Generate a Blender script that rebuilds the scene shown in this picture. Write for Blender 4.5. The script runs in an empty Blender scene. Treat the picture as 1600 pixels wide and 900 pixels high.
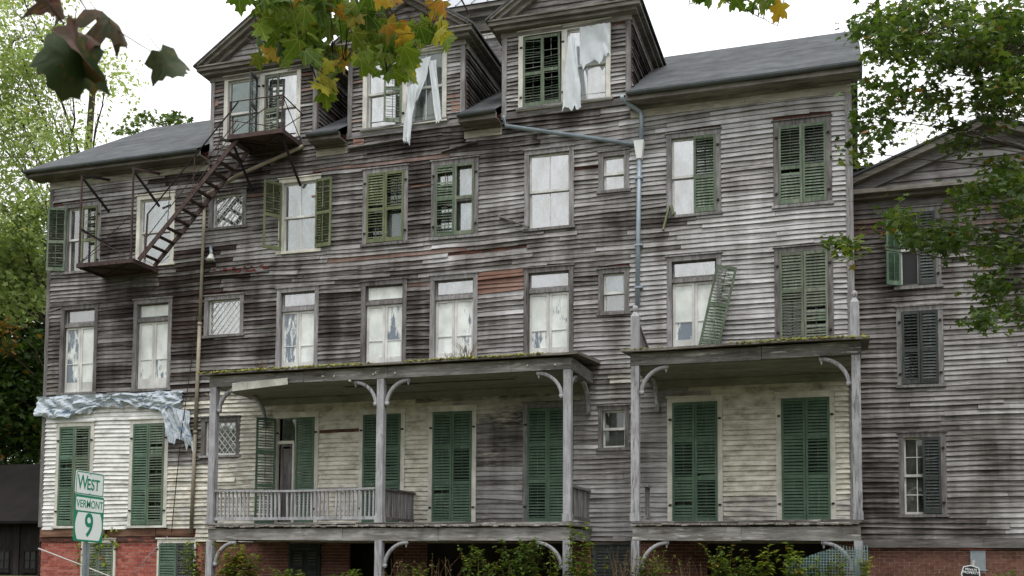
import bpy, math, random
import numpy as np
from mathutils import Vector, Matrix
random.seed(7)
RNG = np.random.default_rng(11)
sc = bpy.context.scene
COL = sc.collection
rad = math.radians

# ------------------------------------------------------------------ camera
FPX, PPY, YAW, PITCH, ROLL = 1646.8, 772.7, 0.30727, 0.064545, 0.0065927
D, EYE = 24.0, 1.6
_f0 = np.array([-math.sin(YAW), math.cos(YAW), 0]); _r0 = np.array([math.cos(YAW), math.sin(YAW), 0]); _u0 = np.array([0, 0, 1.])
FW = _f0*math.cos(PITCH)+_u0*math.sin(PITCH); _u = _u0*math.cos(PITCH)-_f0*math.sin(PITCH)
RT = _r0*math.cos(ROLL)+_u*math.sin(ROLL); UP = _u*math.cos(ROLL)-_r0*math.sin(ROLL)
cam = bpy.data.cameras.new('camera'); co = bpy.data.objects.new('camera', cam); COL.objects.link(co); sc.camera = co
m = Matrix(((RT[0], UP[0], -FW[0], 0), (RT[1], UP[1], -FW[1], -D), (RT[2], UP[2], -FW[2], EYE), (0, 0, 0, 1)))
co.matrix_world = m
cam.sensor_width = 36; cam.sensor_fit = 'HORIZONTAL'; cam.lens = FPX/1600*36
cam.shift_y = (PPY-450)/1600; cam.clip_end = 600; cam.clip_start = 0.05
cam.dof.use_dof = True; cam.dof.focus_distance = 25; cam.dof.aperture_fstop = 9.0

def ray(px, py): return FW+RT*((px-800)/FPX)+UP*((PPY-py)/FPX)
def on(px, py, Y=0.0):                     # measured photo point -> point on the plane y = Y
    d = ray(px, py); t = (Y+D)/d[1]; return Vector((d[0]*t, Y, EYE+d[2]*t))
def at(px, py, dist):                      # measured photo point -> point at a distance in metres
    d = ray(px, py); return Vector((d[0]*dist, -D+d[1]*dist, EYE+d[2]*dist))

# ------------------------------------------------------------------ world, sun, exposure
world = bpy.data.worlds.new('World'); sc.world = world; world.use_nodes = True
nt = world.node_tree; nt.nodes.clear()
sky = nt.nodes.new('ShaderNodeTexSky'); sky.sky_type = 'NISHITA'; sky.sun_disc = False
SUN_EL, SUN_AZ = rad(66), rad(155)
sky.sun_elevation = SUN_EL; sky.sun_rotation = SUN_AZ; sky.dust_density = 3; sky.air_density = 1
mixn = nt.nodes.new('ShaderNodeMix'); mixn.data_type = 'RGBA'; mixn.inputs[0].default_value = 0.93
# overcast dome: brighter overhead than at the horizon, the same all round
_tc = nt.nodes.new('ShaderNodeTexCoord'); _sx = nt.nodes.new('ShaderNodeSeparateXYZ'); nt.links.new(_tc.outputs['Generated'], _sx.inputs[0])
_m1 = nt.nodes.new('ShaderNodeMath'); _m1.operation = 'MAXIMUM'; nt.links.new(_sx.outputs[2], _m1.inputs[0]); _m1.inputs[1].default_value = 0
_m2 = nt.nodes.new('ShaderNodeMath'); _m2.operation = 'MULTIPLY_ADD'; nt.links.new(_m1.outputs[0], _m2.inputs[0]); _m2.inputs[1].default_value = 15.0; _m2.inputs[2].default_value = 8.2
_cc = nt.nodes.new('ShaderNodeVectorMath'); _cc.operation = 'SCALE'; _cc.inputs[0].default_value = (1, 1.005, 1.0); nt.links.new(_m2.outputs[0], _cc.inputs['Scale'])
nt.links.new(_cc.outputs[0], mixn.inputs[7])
bg = nt.nodes.new('ShaderNodeBackground'); bg.inputs[1].default_value = 0.1
out = nt.nodes.new('ShaderNodeOutputWorld')
nt.links.new(sky.outputs[0], mixn.inputs[6]); nt.links.new(mixn.outputs[2], bg.inputs[0]); nt.links.new(bg.outputs[0], out.inputs[0])
sun = bpy.data.lights.new('sun', 'SUN'); sun.energy = 1.4; sun.angle = rad(14); sun.color = (1, .97, .93)
so = bpy.data.objects.new('sun', sun); COL.objects.link(so)
sd = Vector((math.sin(SUN_AZ)*math.cos(SUN_EL), math.cos(SUN_AZ)*math.cos(SUN_EL), math.sin(SUN_EL)))
so.rotation_euler = sd.to_track_quat('Z', 'Y').to_euler()
sc.view_settings.view_transform = 'Standard'; sc.view_settings.look = 'None'
sc.view_settings.exposure = 0.25; sc.view_settings.gamma = 1.0

# ------------------------------------------------------------------ materials
class N:
    def __init__(s, name):
        s.m = bpy.data.materials.new(name); s.m.use_nodes = True; s.t = s.m.node_tree; s.t.nodes.clear()
        s.out = s.n('OutputMaterial')
    def n(s, typ, **kw):
        nd = s.t.nodes.new('ShaderNode'+typ)
        for k, v in kw.items(): setattr(nd, k, v)
        return nd
    def put(s, sock, v):
        if isinstance(v, (int, float)): sock.default_value = v
        elif isinstance(v, tuple): sock.default_value = v if len(v) == len(sock.default_value) else v+(1,)
        else: s.t.links.new(v, sock)
    def math(s, op, a, b=0.0, clamp=False):
        nd = s.n('Math', operation=op, use_clamp=clamp); s.put(nd.inputs[0], a); s.put(nd.inputs[1], b); return nd.outputs[0]
    def mix(s, f, a, b, bt='MIX'):
        nd = s.n('Mix', data_type='RGBA', blend_type=bt); s.put(nd.inputs[0], f); s.put(nd.inputs[6], a); s.put(nd.inputs[7], b); return nd.outputs[2]
    def noise(s, vec, scale=1.0, detail=4, rough=.6, dist=0.0):
        nd = s.n('TexNoise'); s.put(nd.inputs['Vector'], vec); nd.inputs['Scale'].default_value = scale
        nd.inputs['Detail'].default_value = detail; nd.inputs['Roughness'].default_value = rough; nd.inputs['Distortion'].default_value = dist
        return nd.outputs[0]
    def ramp(s, v, stops):
        nd = s.n('ValToRGB'); e = nd.color_ramp.elements
        while len(e) < len(stops): e.new(.5)
        for el, (p, c) in zip(e, stops): el.position = p; el.color = (c if isinstance(c, tuple) else (c, c, c))+(1,)
        s.put(nd.inputs[0], v); return nd.outputs[0]
    def scaled(s, k, off=None):
        g = s.n('NewGeometry').outputs['Position']; nd = s.n('VectorMath', operation='MULTIPLY'); s.put(nd.inputs[0], g); nd.inputs[1].default_value = k
        if off is None: return nd.outputs[0]
        a = s.n('VectorMath', operation='ADD'); s.put(a.inputs[0], nd.outputs[0]); s.put(a.inputs[1], off); return a.outputs[0]
    def bsdf(s, col, rough=.8, spec=.25, metal=0.0, bump=None, bstr=.3, bdist=.01):
        b = s.n('BsdfPrincipled'); s.put(b.inputs['Base Color'], col); s.put(b.inputs['Roughness'], rough)
        b.inputs['Specular IOR Level'].default_value = spec; b.inputs['Metallic'].default_value = metal
        if bump is not None:
            bn = s.n('Bump'); bn.inputs['Strength'].default_value = bstr; bn.inputs['Distance'].default_value = bdist
            s.put(bn.inputs['Height'], bump); s.t.links.new(bn.outputs[0], b.inputs['Normal'])
        return b.outputs[0]
    def done(s, sh): s.t.links.new(sh, s.out.inputs[0]); return s.m

def board_mat(name, light=1.0):
    q = N(name)
    at_ = q.n('Attribute', attribute_name='tone'); sep = q.n('SeparateColor'); q.put(sep.inputs[0], at_.outputs['Color'])
    R, G, B, A = sep.outputs[0], sep.outputs[1], sep.outputs[2], at_.outputs['Alpha']
    off = q.n('CombineXYZ'); q.put(off.inputs[0], q.math('MULTIPLY', R, 61.0)); q.put(off.inputs[2], q.math('MULTIPLY', R, 23.0))
    s1 = q.noise(q.scaled((.75, .75, 7), off.outputs[0]), 1, 5, .62, .2)
    s2 = q.noise(q.scaled((5, 5, 70), off.outputs[0]), 1, 4, .6)
    s3 = q.noise(q.scaled((.5, .5, .8)), 1, 4, .6)
    s4 = q.noise(q.scaled((1.9, 1.9, .32)), 1, 4, .6)
    v = q.math('MULTIPLY', q.math('SUBTRACT', s1, .5), .85)
    v = q.math('ADD', v, q.math('MULTIPLY', q.math('SUBTRACT', s2, .5), .5))
    v = q.math('ADD', v, q.math('MULTIPLY', q.math('SUBTRACT', R, .5), .30))
    v = q.math('ADD', v, q.math('MULTIPLY', q.math('SUBTRACT', s3, .5), .95))
    v = q.math('ADD', v, q.math('MULTIPLY', q.math('SUBTRACT', s4, .5), .75))
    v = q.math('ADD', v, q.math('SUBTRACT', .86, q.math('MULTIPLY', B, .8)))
    L = light
    wood = q.ramp(v, [(.05, (.020, .016, .015)), (.28, (.064, .056, .052)), (.5, (.168*L, .158*L, .153*L)), (.75, (.31*L, .303*L, .303*L)), (1, (.47*L, .47*L, .48*L))])
    brown = q.noise(q.scaled((.9, .9, 3.5), off.outputs[0]), 1, 3, .6)
    wood = q.mix(q.ramp(brown, [(.56, 0.0), (.85, .4)]), wood, (.085, .06, .046))
    wood = q.mix(q.math('MULTIPLY', A, q.ramp(s1, [(.3, .5), (.6, 1.0)])), wood, (.21, .10, .068))
    # remains of paint
    p1 = q.noise(q.scaled((2.2, 2.2, 13), off.outputs[0]), 1, 5, .7)
    p2 = q.noise(q.scaled((1.3, 1.3, 1.8)), 1, 4, .6)
    pm = q.math('ADD', q.math('MULTIPLY', p1, .6), q.math('MULTIPLY', p2, .5))
    pm = q.math('ADD', pm, q.math('MULTIPLY', q.math('SUBTRACT', G, .5), 1.15))
    pmask = q.math('MULTIPLY', q.ramp(pm, [(.5, 0.0), (.72, 1.0)]), q.math('GREATER_THAN', G, .02))
    mild = q.noise(q.scaled((2.5, 2.5, 5)), 1, 6, .7)
    paint = q.ramp(mild, [(.3, (.24, .22, .175)), (.48, (.54, .515, .44)), (.66, (.72, .70, .63))])
    warm = q.math('MULTIPLY', q.math('SUBTRACT', G, .88), 8, True)
    paint = q.mix(warm, paint, q.ramp(mild, [(.3, (.40, .40, .39)), (.5, (.62, .63, .63)), (.7, (.72, .73, .73))]))
    col = q.mix(pmask, wood, paint)
    h = q.math('ADD', s1, q.math('MULTIPLY', s2, .6))
    return q.done(q.bsdf(col, .88, .12, bump=h, bstr=.5, bdist=.012))

def wood_mat(name, dark, mid, light, axis='x', paint=None, amt=0.0, scale=1.0, rough=.85, bias=0.0):
    q = N(name); k = {'x': (1.5, 14, 14), 'y': (14, 1.5, 14), 'z': (14, 14, 1.5)}[axis]
    rnd = q.n('ObjectInfo').outputs['Random']
    off = q.n('CombineXYZ'); q.put(off.inputs[0], q.math('MULTIPLY', rnd, 40.0)); q.put(off.inputs[2], q.math('MULTIPLY', rnd, 17.0))
    s1 = q.noise(q.scaled(tuple(a*scale for a in k), off.outputs[0]), 1, 5, .65, .3)
    s2 = q.noise(q.scaled(tuple(a*scale*4 for a in k), off.outputs[0]), 1, 3, .6)
    s3 = q.noise(q.scaled((1.1, 1.1, 1.1), off.outputs[0]), 1, 3, .6)
    v = q.math('ADD', q.math('MULTIPLY', s1, .75), q.math('ADD', q.math('MULTIPLY', s2, .3), q.math('MULTIPLY', s3, .45)))
    v = q.math('ADD', v, q.math('MULTIPLY', q.math('SUBTRACT', rnd, .5), .22))
    v = q.math('ADD', v, bias-.25)
    col = q.ramp(v, [(.22, dark), (.5, mid), (.78, light)])
    if paint:
        pz = q.noise(q.scaled(tuple(a*scale*1.6 for a in k), off.outputs[0]), 1, 6, .7)
        pm = q.ramp(q.math('ADD', pz, amt-.5), [(.42, 0.0), (.52, 1.0)])
        dirt = q.noise(q.scaled((2.2, 2.2, 1.6), off.outputs[0]), 1, 5, .65)
        pc = q.mix(q.ramp(dirt, [(.4, .75), (.66, 0.0)]), paint, tuple(a*.55 for a in paint))
        col = q.mix(pm, col, pc)
    return q.done(q.bsdf(col, rough, .2, bump=q.math('ADD', s1, q.math('MULTIPLY', s2, .5)), bstr=.4, bdist=.008))

def plain_mat(name, c, rough=.7, spec=.3, metal=0, var=.35, scale=3.0, c2=None, rust=None):
    q = N(name); n1 = q.noise(q.scaled((scale,)*3), 1, 6, .65)
    rnd = q.n('ObjectInfo').outputs['Random']
    n1 = q.math('ADD', n1, q.math('MULTIPLY', q.math('SUBTRACT', rnd, .5), .15))
    c2 = c2 or tuple(a*(1-var) for a in c)
    col = q.mix(q.ramp(n1, [(.35, 0.0), (.65, 1.0)]), c2, c)
    if rust: col = q.mix(q.ramp(q.noise(q.scaled((scale*2.7,)*3), 1, 5, .7), [(.52, 0.0), (.66, 1.0)]), col, rust)
    return q.done(q.bsdf(col, rough, spec, metal, bump=n1, bstr=.15, bdist=.01))

def leaf_mat(name, stops, orange=(.45, .16, .02), transl=.35, veins=False):
    q = N(name); a = q.n('Attribute', attribute_name='tone'); sep = q.n('SeparateColor'); q.put(sep.inputs[0], a.outputs['Color'])
    rnd = q.n('ObjectInfo').outputs['Random']
    t = q.math('ADD', sep.outputs[0], 0.0)
    col = q.ramp(t, stops)
    n1 = q.noise(q.scaled((22, 22, 22)), 1, 4, .6)
    col = q.mix(q.math('MULTIPLY', sep.outputs[2], q.ramp(n1, [(.35, .2), (.6, 1.0)])), col, orange)
    if veins:
        sx = q.n('SeparateXYZ'); q.put(sx.inputs[0], q.n('TexCoord').outputs['Object'])
        an = q.math('ARCTAN2', sx.outputs[0], q.math('ADD', sx.outputs[1], .04))
        fr = q.math('ABSOLUTE', q.math('SUBTRACT', q.math('FRACT', q.math('ADD', q.math('DIVIDE', an, .72), .5)), .5))
        rr = q.math('SQRT', q.math('ADD', q.math('MULTIPLY', sx.outputs[0], sx.outputs[0]), q.math('MULTIPLY', sx.outputs[1], sx.outputs[1])))
        vm = q.ramp(q.math('MULTIPLY', fr, rr), [(.006, .55), (.016, 0.0)])
        col = q.mix(vm, col, (.30, .34, .12) if transl > .2 else (.05, .06, .025))
        blotch = q.noise(q.n('TexCoord').outputs['Object'], 3.0, 4, .6)
        col = q.mix(q.ramp(blotch, [(.56, 0.0), (.72, .6)]), col, (.20, .11, .02))
    d = q.bsdf(col, .6, .12 if veins else .3, bump=n1, bstr=.2, bdist=.01)
    tr = q.n('BsdfTranslucent'); q.put(tr.inputs[0], q.mix(.5, col, q.mix(1, col, (1.6, 1.7, .5), 'MULTIPLY')))
    mx = q.n('MixShader'); mx.inputs[0].default_value = transl; q.t.links.new(d, mx.inputs[1]); q.t.links.new(tr.outputs[0], mx.inputs[2])
    return q.done(mx.outputs[0])

def glass_mat(name, refl=.10, tint=(.8, .9, .9), grime=.25):
    q = N(name)
    lw = q.n('LayerWeight'); lw.inputs[0].default_value = .35
    wav = q.noise(q.scaled((2.0, 2.0, 2.0)), 1, 2, .5); bn = q.n('Bump'); bn.inputs['Strength'].default_value = .05; bn.inputs['Distance'].default_value = .03
    q.put(bn.inputs['Height'], wav)
    gl = q.n('BsdfGlossy'); gl.inputs['Roughness'].default_value = .03; q.t.links.new(bn.outputs[0], gl.inputs['Normal'])
    tr = q.n('BsdfTransparent'); tr.inputs[0].default_value = tint+(1,)
    df = q.n('BsdfDiffuse'); df.inputs[0].default_value = (.42, .43, .40, 1)
    f = q.math('ADD', q.math('MULTIPLY', lw.outputs['Fresnel'], 1.1), refl, True)
    m1 = q.n('MixShader'); q.put(m1.inputs[0], f); q.t.links.new(tr.outputs[0], m1.inputs[1]); q.t.links.new(gl.outputs[0], m1.inputs[2])
    g = q.noise(q.scaled((2.6, 2.6, 1.2)), 1, 5, .7)
    m2 = q.n('MixShader'); q.put(m2.inputs[0], q.ramp(g, [(.4, grime*.25), (.75, grime*2)])); q.t.links.new(m1.outputs[0], m2.inputs[1]); q.t.links.new(df.outputs[0], m2.inputs[2])
    return q.done(m2.outputs[0])

def peel_mat(name):                        # panes slapped with white paint that flakes away
    q = N(name)
    n1 = q.noise(q.scaled((7, 7, 1.6)), 1, 6, .72); n2 = q.noise(q.scaled((1.1, 1.1, .7)), 1, 3, .5)
    rnd = q.n('ObjectInfo').outputs['Random']
    v = q.math('ADD', q.math('ADD', q.math('MULTIPLY', n1, .55), q.math('MULTIPLY', n2, .5)), q.math('MULTIPLY', q.math('SUBTRACT', rnd, .5), .22))
    mk = q.ramp(v, [(.405, 0.0), (.45, 1.0)])
    tone = q.noise(q.scaled((3, 3, 2)), 1, 4, .6)
    white = q.ramp(tone, [(.35, (.54, .57, .55)), (.65, (.74, .77, .75))])
    b1 = q.bsdf(white, .7, .2, bump=n1, bstr=.3)
    b2 = q.bsdf((.10, .13, .17), .08, .9)
    mx = q.n('MixShader'); q.put(mx.inputs[0], mk); q.t.links.new(b2, mx.inputs[1]); q.t.links.new(b1, mx.inputs[2])
    return q.done(mx.outputs[0])

def sheet_mat(name, c, transl=.3, rough=.45, c2=None, stripe=None):
    q = N(name); n1 = q.noise(q.scaled((4, 4, 4)), 1, 5, .65)
    col = q.mix(q.ramp(n1, [(.3, 0.0), (.65, 1.0)]), c2 or tuple(a*.75 for a in c), c)
    if stripe: col = q.mix(q.ramp(q.noise(q.scaled((1.3, 1, 3.3)), 1, 2, .5, 1.5), [(.60, 0.0), (.66, .8)]), col, stripe)
    d = q.bsdf(col, rough, .35, bump=n1, bstr=.08, bdist=.02)
    tr = q.n('BsdfTranslucent'); q.put(tr.inputs[0], col)
    mx = q.n('MixShader'); mx.inputs[0].default_value = transl; q.t.links.new(d, mx.inputs[1]); q.t.links.new(tr.outputs[0], mx.inputs[2])
    return q.done(mx.outputs[0])

M = {}
M['board'] = board_mat('weathered_clapboard')
M['trim'] = wood_mat('weathered_trim', (.035, .030, .029), (.15, .142, .14), (.32, .315, .325), 'x')
M['trim_v'] = wood_mat('weathered_trim_upright', (.035, .030, .029), (.15, .142, .14), (.32, .315, .325), 'z')
M['trim_white'] = wood_mat('peeling_white_trim', (.10, .095, .09), (.24, .235, .23), (.40, .40, .40), 'z', (.62, .61, .56), .60)
M['trim_cream'] = wood_mat('peeling_cream_trim', (.15, .14, .12), (.33, .32, .28), (.48, .47, .42), 'z', (.70, .68, .61), .68)
M['sash'] = wood_mat('sash_paint', (.16, .155, .15), (.34, .34, .33), (.5, .5, .5), 'z', (.66, .66, .64), .62)
M['post'] = wood_mat('worn_grey_post', (.10, .095, .10), (.22, .215, .235), (.33, .325, .35), 'z', (.41, .41, .435), .50)
M['beam'] = wood_mat('worn_grey_beam', (.035, .030, .028), (.17, .162, .155), (.40, .395, .395), 'x', (.55, .54, .52), .36, scale=.7, bias=-.03)
M['deck'] = wood_mat('deck_wood', (.06, .05, .045), (.2, .185, .17), (.40, .38, .36), 'y')
M['frieze'] = wood_mat('cream_frieze', (.10, .09, .07), (.25, .235, .19), (.38, .365, .31), 'x', (.40, .385, .32), .46)
M['cornice'] = wood_mat('weathered_cornice', (.035, .030, .026), (.13, .12, .105), (.29, .275, .25), 'x')
M['ceil'] = wood_mat('porch_ceiling', (.05, .05, .04), (.19, .19, .16), (.30, .30, .26), 'x', (.24, .245, .21), .5)
M['green'] = wood_mat('green_shutter', (.055, .07, .055), (.12, .15, .12), (.23, .26, .22), 'z', (.100, .165, .115), .56)
M['green2'] = wood_mat('faded_green_shutter', (.06, .07, .05), (.13, .155, .115), (.26, .28, .23), 'z', (.11, .16, .11), .46)
M['olive'] = wood_mat('olive_shutter', (.05, .055, .03), (.13, .14, .085), (.26, .27, .19), 'z', (.14, .165, .085), .5)
M['pale'] = wood_mat('pale_shutter', (.05, .056, .042), (.13, .145, .11), (.26, .28, .225), 'z', (.10, .155, .10), .40)
M['dark'] = wood_mat('dark_green_shutter', (.022, .025, .024), (.055, .062, .06), (.11, .118, .118), 'z', (.03, .058, .05), .38)
M['sheath'] = wood_mat('sheathing', (.02, .014, .012), (.07, .045, .035), (.16, .09, .07), 'x', (.34, .11, .09), .42)
M['inside'] = plain_mat('dim_interior_plaster', (.16, .14, .12), .9, .1, var=.5, scale=1.2)
M['roof'] = plain_mat('grey_roofing', (.088, .094, .102), .95, .12, var=.42, scale=1.9)
M['metal_roof'] = plain_mat('grey_metal_roof', (.30, .32, .36), .45, .5, .3, .2, 1.5)
M['gutter'] = plain_mat('grey_gutter', (.10, .115, .125), .5, .5, .4, .35, 3)
M['pipe'] = plain_mat('blue_grey_downspout', (.27, .33, .38), .5, .5, .2, .25, 4)
M['hopper'] = plain_mat('white_hopper', (.72, .74, .74), .5, .4, 0, .15, 4)
M['conduit'] = plain_mat('tan_conduit', (.29, .255, .19), .6, .4, 0, .4, 2.5)
M['rust'] = plain_mat('rusted_iron', (.075, .052, .050), .8, .3, .2, .5, 6, rust=(.11, .055, .042))
M['iron'] = plain_mat('dark_iron', (.02, .018, .018), .7, .3, .2, .4, 6)
M['glass'] = glass_mat('old_glass', .24, (.85, .93, .95), .2)
M['glass_dark'] = glass_mat('dark_glass', .05, (.55, .68, .66), .15)
M['glass_pale'] = glass_mat('hazy_glass', .34, (.95, .98, 1.0), .16)
M['peel'] = peel_mat('paint_flaked_glass')
M['curtain'] = sheet_mat('white_curtain', (.76, .82, .88), .2, .9)
M['plastic'] = sheet_mat('plastic_sheeting', (.80, .85, .89), .4, .4, (.70, .75, .79))
M['tarp'] = sheet_mat('grey_blue_tarp', (.50, .55, .60), .12, .75, (.36, .42, .48), (.16, .25, .40))
M['brick'] = None
M['black_glass'] = plain_mat('near_black_glass', (.02, .022, .022), .35, .3, 0, .3, 3)  # opaque near-black panes for the barn and one annex window
M['mortar'] = plain_mat('mortar', (.45, .38, .34), .95, .1, 0, .3, 9)
M['sign_green'] = plain_mat('sign_green', (.012, .20, .115), .4, .4, 0, .12, 5)
M['sign_white'] = plain_mat('sign_white', (.66, .70, .71), .4, .4, 0, .06, 4)
M['sign_black'] = plain_mat('sign_black', (.012, .012, .012), .5, .4, 0, .2, 4)
M['galv'] = plain_mat('galvanised_steel', (.30, .34, .38), .5, .5, .5, .2, 8)
M['ground'] = plain_mat('dirt_and_grass', (.07, .09, .03), .95, .1, 0, .5, .8, (.10, .075, .045))
M['bark'] = wood_mat('bark', (.02, .016, .012), (.06, .048, .036), (.13, .11, .085), 'z', scale=1.4)
M['twig'] = plain_mat('dark_twig', (.018, .013, .010), .7, .2, 0, .3, 12)
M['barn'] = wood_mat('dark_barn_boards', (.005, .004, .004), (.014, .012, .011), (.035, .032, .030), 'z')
M['barn_roof'] = plain_mat('dark_barn_roof', (.016, .014, .013), .95, .1, 0, .5, .7)
M['net'] = plain_mat('plastic_net', (.24, .36, .35), .6, .3, 0, .3, 5)
M['lamp'] = plain_mat('lamp_white', (.68, .68, .64), .4, .4, 0, .2, 8)
M['rope'] = plain_mat('dark_rope', (.05, .035, .028), .9, .1, 0, .3, 20)
M['whitepipe'] = plain_mat('white_rail', (.45, .43, .42), .6, .3, 0, .3, 4)
M['rotten'] = wood_mat('rotten_timber', (.03, .016, .010), (.13, .07, .045), (.27, .18, .13), 'x')
M['moss'] = leaf_mat('moss', [(0, (.05, .06, .012)), (.5, (.13, .15, .018)), (1, (.26, .25, .035))], (.2, .10, .04), .2)
M['maple_near'] = leaf_mat('maple_leaf', [(0, (.025, .05, .008)), (.5, (.07, .125, .012)), (.85, (.16, .21, .018)), (1, (.32, .24, .025))], (.27, .10, .018), .45, True)
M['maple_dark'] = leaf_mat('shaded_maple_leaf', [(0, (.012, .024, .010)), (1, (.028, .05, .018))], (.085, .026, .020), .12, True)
M['maple_right'] = leaf_mat('green_maple_leaf', [(0, (.022, .042, .010)), (.6, (.058, .098, .018)), (1, (.15, .19, .04))], (.34, .10, .02), .35)
M['tree_light'] = leaf_mat('light_green_leaf', [(0, (.16, .22, .08)), (.6, (.27, .34, .14)), (1, (.38, .44, .21))], (.3, .2, .03), .5)
M['tree_dark'] = leaf_mat('deep_green_leaf', [(0, (.012, .03, .006)), (.6, (.035, .07, .012)), (1, (.10, .15, .02))], (.34, .13, .03), .3)
M['weed'] = leaf_mat('weed_leaf', [(0, (.045, .08, .016)), (.6, (.105, .17, .028)), (1, (.29, .33, .05))], (.30, .09, .03), .4)
M['dry'] = leaf_mat('dry_stalk', [(0, (.10, .06, .035)), (1, (.24, .17, .09))], (.22, .07, .04), .2)
def brick_mat():
    q = N('red_brick'); rnd = q.n('ObjectInfo').outputs['Random']
    a = q.n('Attribute', attribute_name='tone'); sep = q.n('SeparateColor'); q.put(sep.inputs[0], a.outputs['Color'])
    n1 = q.noise(q.scaled((9, 9, 9)), 1, 5, .65)
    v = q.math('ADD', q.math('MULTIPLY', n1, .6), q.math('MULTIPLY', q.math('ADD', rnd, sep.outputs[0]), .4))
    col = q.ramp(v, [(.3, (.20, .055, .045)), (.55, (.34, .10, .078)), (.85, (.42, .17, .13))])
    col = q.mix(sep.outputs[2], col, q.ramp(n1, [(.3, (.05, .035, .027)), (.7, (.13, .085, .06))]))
    return q.done(q.bsdf(col, .9, .15, bump=n1, bstr=.5, bdist=.008))
M['brick'] = brick_mat()

# ------------------------------------------------------------------ mesh helpers
class MB:
    def __init__(s): s.v = []; s.f = []; s.c = []
    def add(s, vs, fs, col=(0.5, 0, 0, 0)):
        o = len(s.v); s.v += [tuple(p) for p in vs]; s.f += [tuple(i+o for i in f) for f in fs]
        if isinstance(col, list): s.c += col
        else: s.c += [col]*len(vs)
    def hexa(s, p, col=(0.5, 0, 0, 0)):    # 8 corners: bottom ring then top ring
        s.add(p, [(0, 3, 2, 1), (4, 5, 6, 7), (0, 1, 5, 4), (1, 2, 6, 5), (2, 3, 7, 6), (3, 0, 4, 7)], col)
    def box(s, x0, x1, y0, y1, z0, z1, j=0.0, col=(0.5, 0, 0, 0)):
        p = [(x0, y0, z0), (x1, y0, z0), (x1, y1, z0), (x0, y1, z0), (x0, y0, z1), (x1, y0, z1), (x1, y1, z1), (x0, y1, z1)]
        if j: p = [tuple(c+random.uniform(-j, j) for c in q) for q in p]
        s.hexa(p, col)
    def bar(s, a, b, w, h, up=(0, 0, 1), col=(0.5, 0, 0, 0)):   # rectangular bar from a to b
        a, b = Vector(a), Vector(b); d = (b-a).normalized(); u = Vector(up)
        sd_ = d.cross(u)
        if sd_.length < 1e-4: sd_ = d.cross(Vector((1, 0, 0)))
        sd_.normalize(); u = sd_.cross(d).normalized(); sd_ *= w/2; u *= h/2
        s.hexa([a-sd_-u, a+sd_-u, b+sd_-u, b-sd_-u, a-sd_+u, a+sd_+u, b+sd_+u, b-sd_+u], col)
    def tube(s, pts, r, n=6, r1=None, col=(0.5, 0, 0, 0)):
        pts = [Vector(p) for p in pts]; k = len(pts); vs = []; r1 = r if r1 is None else r1
        for i, p in enumerate(pts):
            d = (pts[min(i+1, k-1)]-pts[max(i-1, 0)]).normalized()
            a = d.cross(Vector((0.13, 0.31, 1))) if abs(d.z) < .95 else d.cross(Vector((1, 0.2, 0)))
            a.normalize(); b = d.cross(a); rr = r+(r1-r)*i/max(1, k-1)
            vs += [p+a*(rr*math.cos(2*math.pi*t/n))+b*(rr*math.sin(2*math.pi*t/n)) for t in range(n)]
        fs = [(i*n+t, i*n+(t+1) % n, (i+1)*n+(t+1) % n, (i+1)*n+t) for i in range(k-1) for t in range(n)]
        fs += [tuple(range(n))[::-1], tuple(range((k-1)*n, k*n))]
        s.add(vs, fs, col)
    def build(s, name, mat, parent=None, smooth=False, tone=True, recenter=None):
        me = bpy.data.meshes.new(name); me.from_pydata(s.v, [], s.f)
        if tone:
            ca = me.color_attributes.new('tone', 'FLOAT_COLOR', 'POINT'); ca.data.foreach_set('color', np.array(s.c, dtype=np.float32).ravel())
        me.materials.append(M[mat] if isinstance(mat, str) else mat)
        if smooth: me.polygons.foreach_set('use_smooth', [True]*len(me.polygons))
        return link(name, me, parent)
def link(name, me, parent=None):
    o = bpy.data.objects.new(name, me); COL.objects.link(o)
    if parent is not None:
        o.parent = parent; o.matrix_parent_inverse = Matrix.Translation(wloc(parent)).inverted()
    return o
def wloc(o):                               # parents carry translations only
    v = Vector((0, 0, 0))
    p = o
    while p is not None:
        v += p.location if p.parent is None else (p.location+p.matrix_parent_inverse.translation)
        p = p.parent
    return v
def tag(o, label=None, cat=None, group=None, kind=None):
    if label: o['label'] = label
    if cat: o['category'] = cat
    if group: o['group'] = group
    if kind: o['kind'] = kind
    return o
def thing(name, loc, label, cat, group=None):
    o = bpy.data.objects.new(name, None); COL.objects.link(o); o.location = loc; o.empty_display_size = .3
    return tag(o, label, cat, group)
def boxes(name, mat, parent, lst, j=0.0):
    q = MB()
    for b in lst: q.box(*b, j=j)
    return q.build(name, mat, parent)

_perm = np.random.default_rng(3).random((256, 256))
def vn(x, y=0.0, seed=0):                  # smooth value noise 0..1
    x += seed*17.31; y += seed*5.77; xi, yi = math.floor(x), math.floor(y); fx, fy = x-xi, y-yi
    fx = fx*fx*(3-2*fx); fy = fy*fy*(3-2*fy)
    g = lambda a, b: _perm[a % 256, b % 256]
    return (g(xi, yi)*(1-fx)+g(xi+1, yi)*fx)*(1-fy)+(g(xi, yi+1)*(1-fx)+g(xi+1, yi+1)*fx)*fy
def sag(x, z): return .09*(vn(x*.22, z*.35, 1)-.5)+.035*(vn(x*.8, z*.9, 2)-.5)

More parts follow.
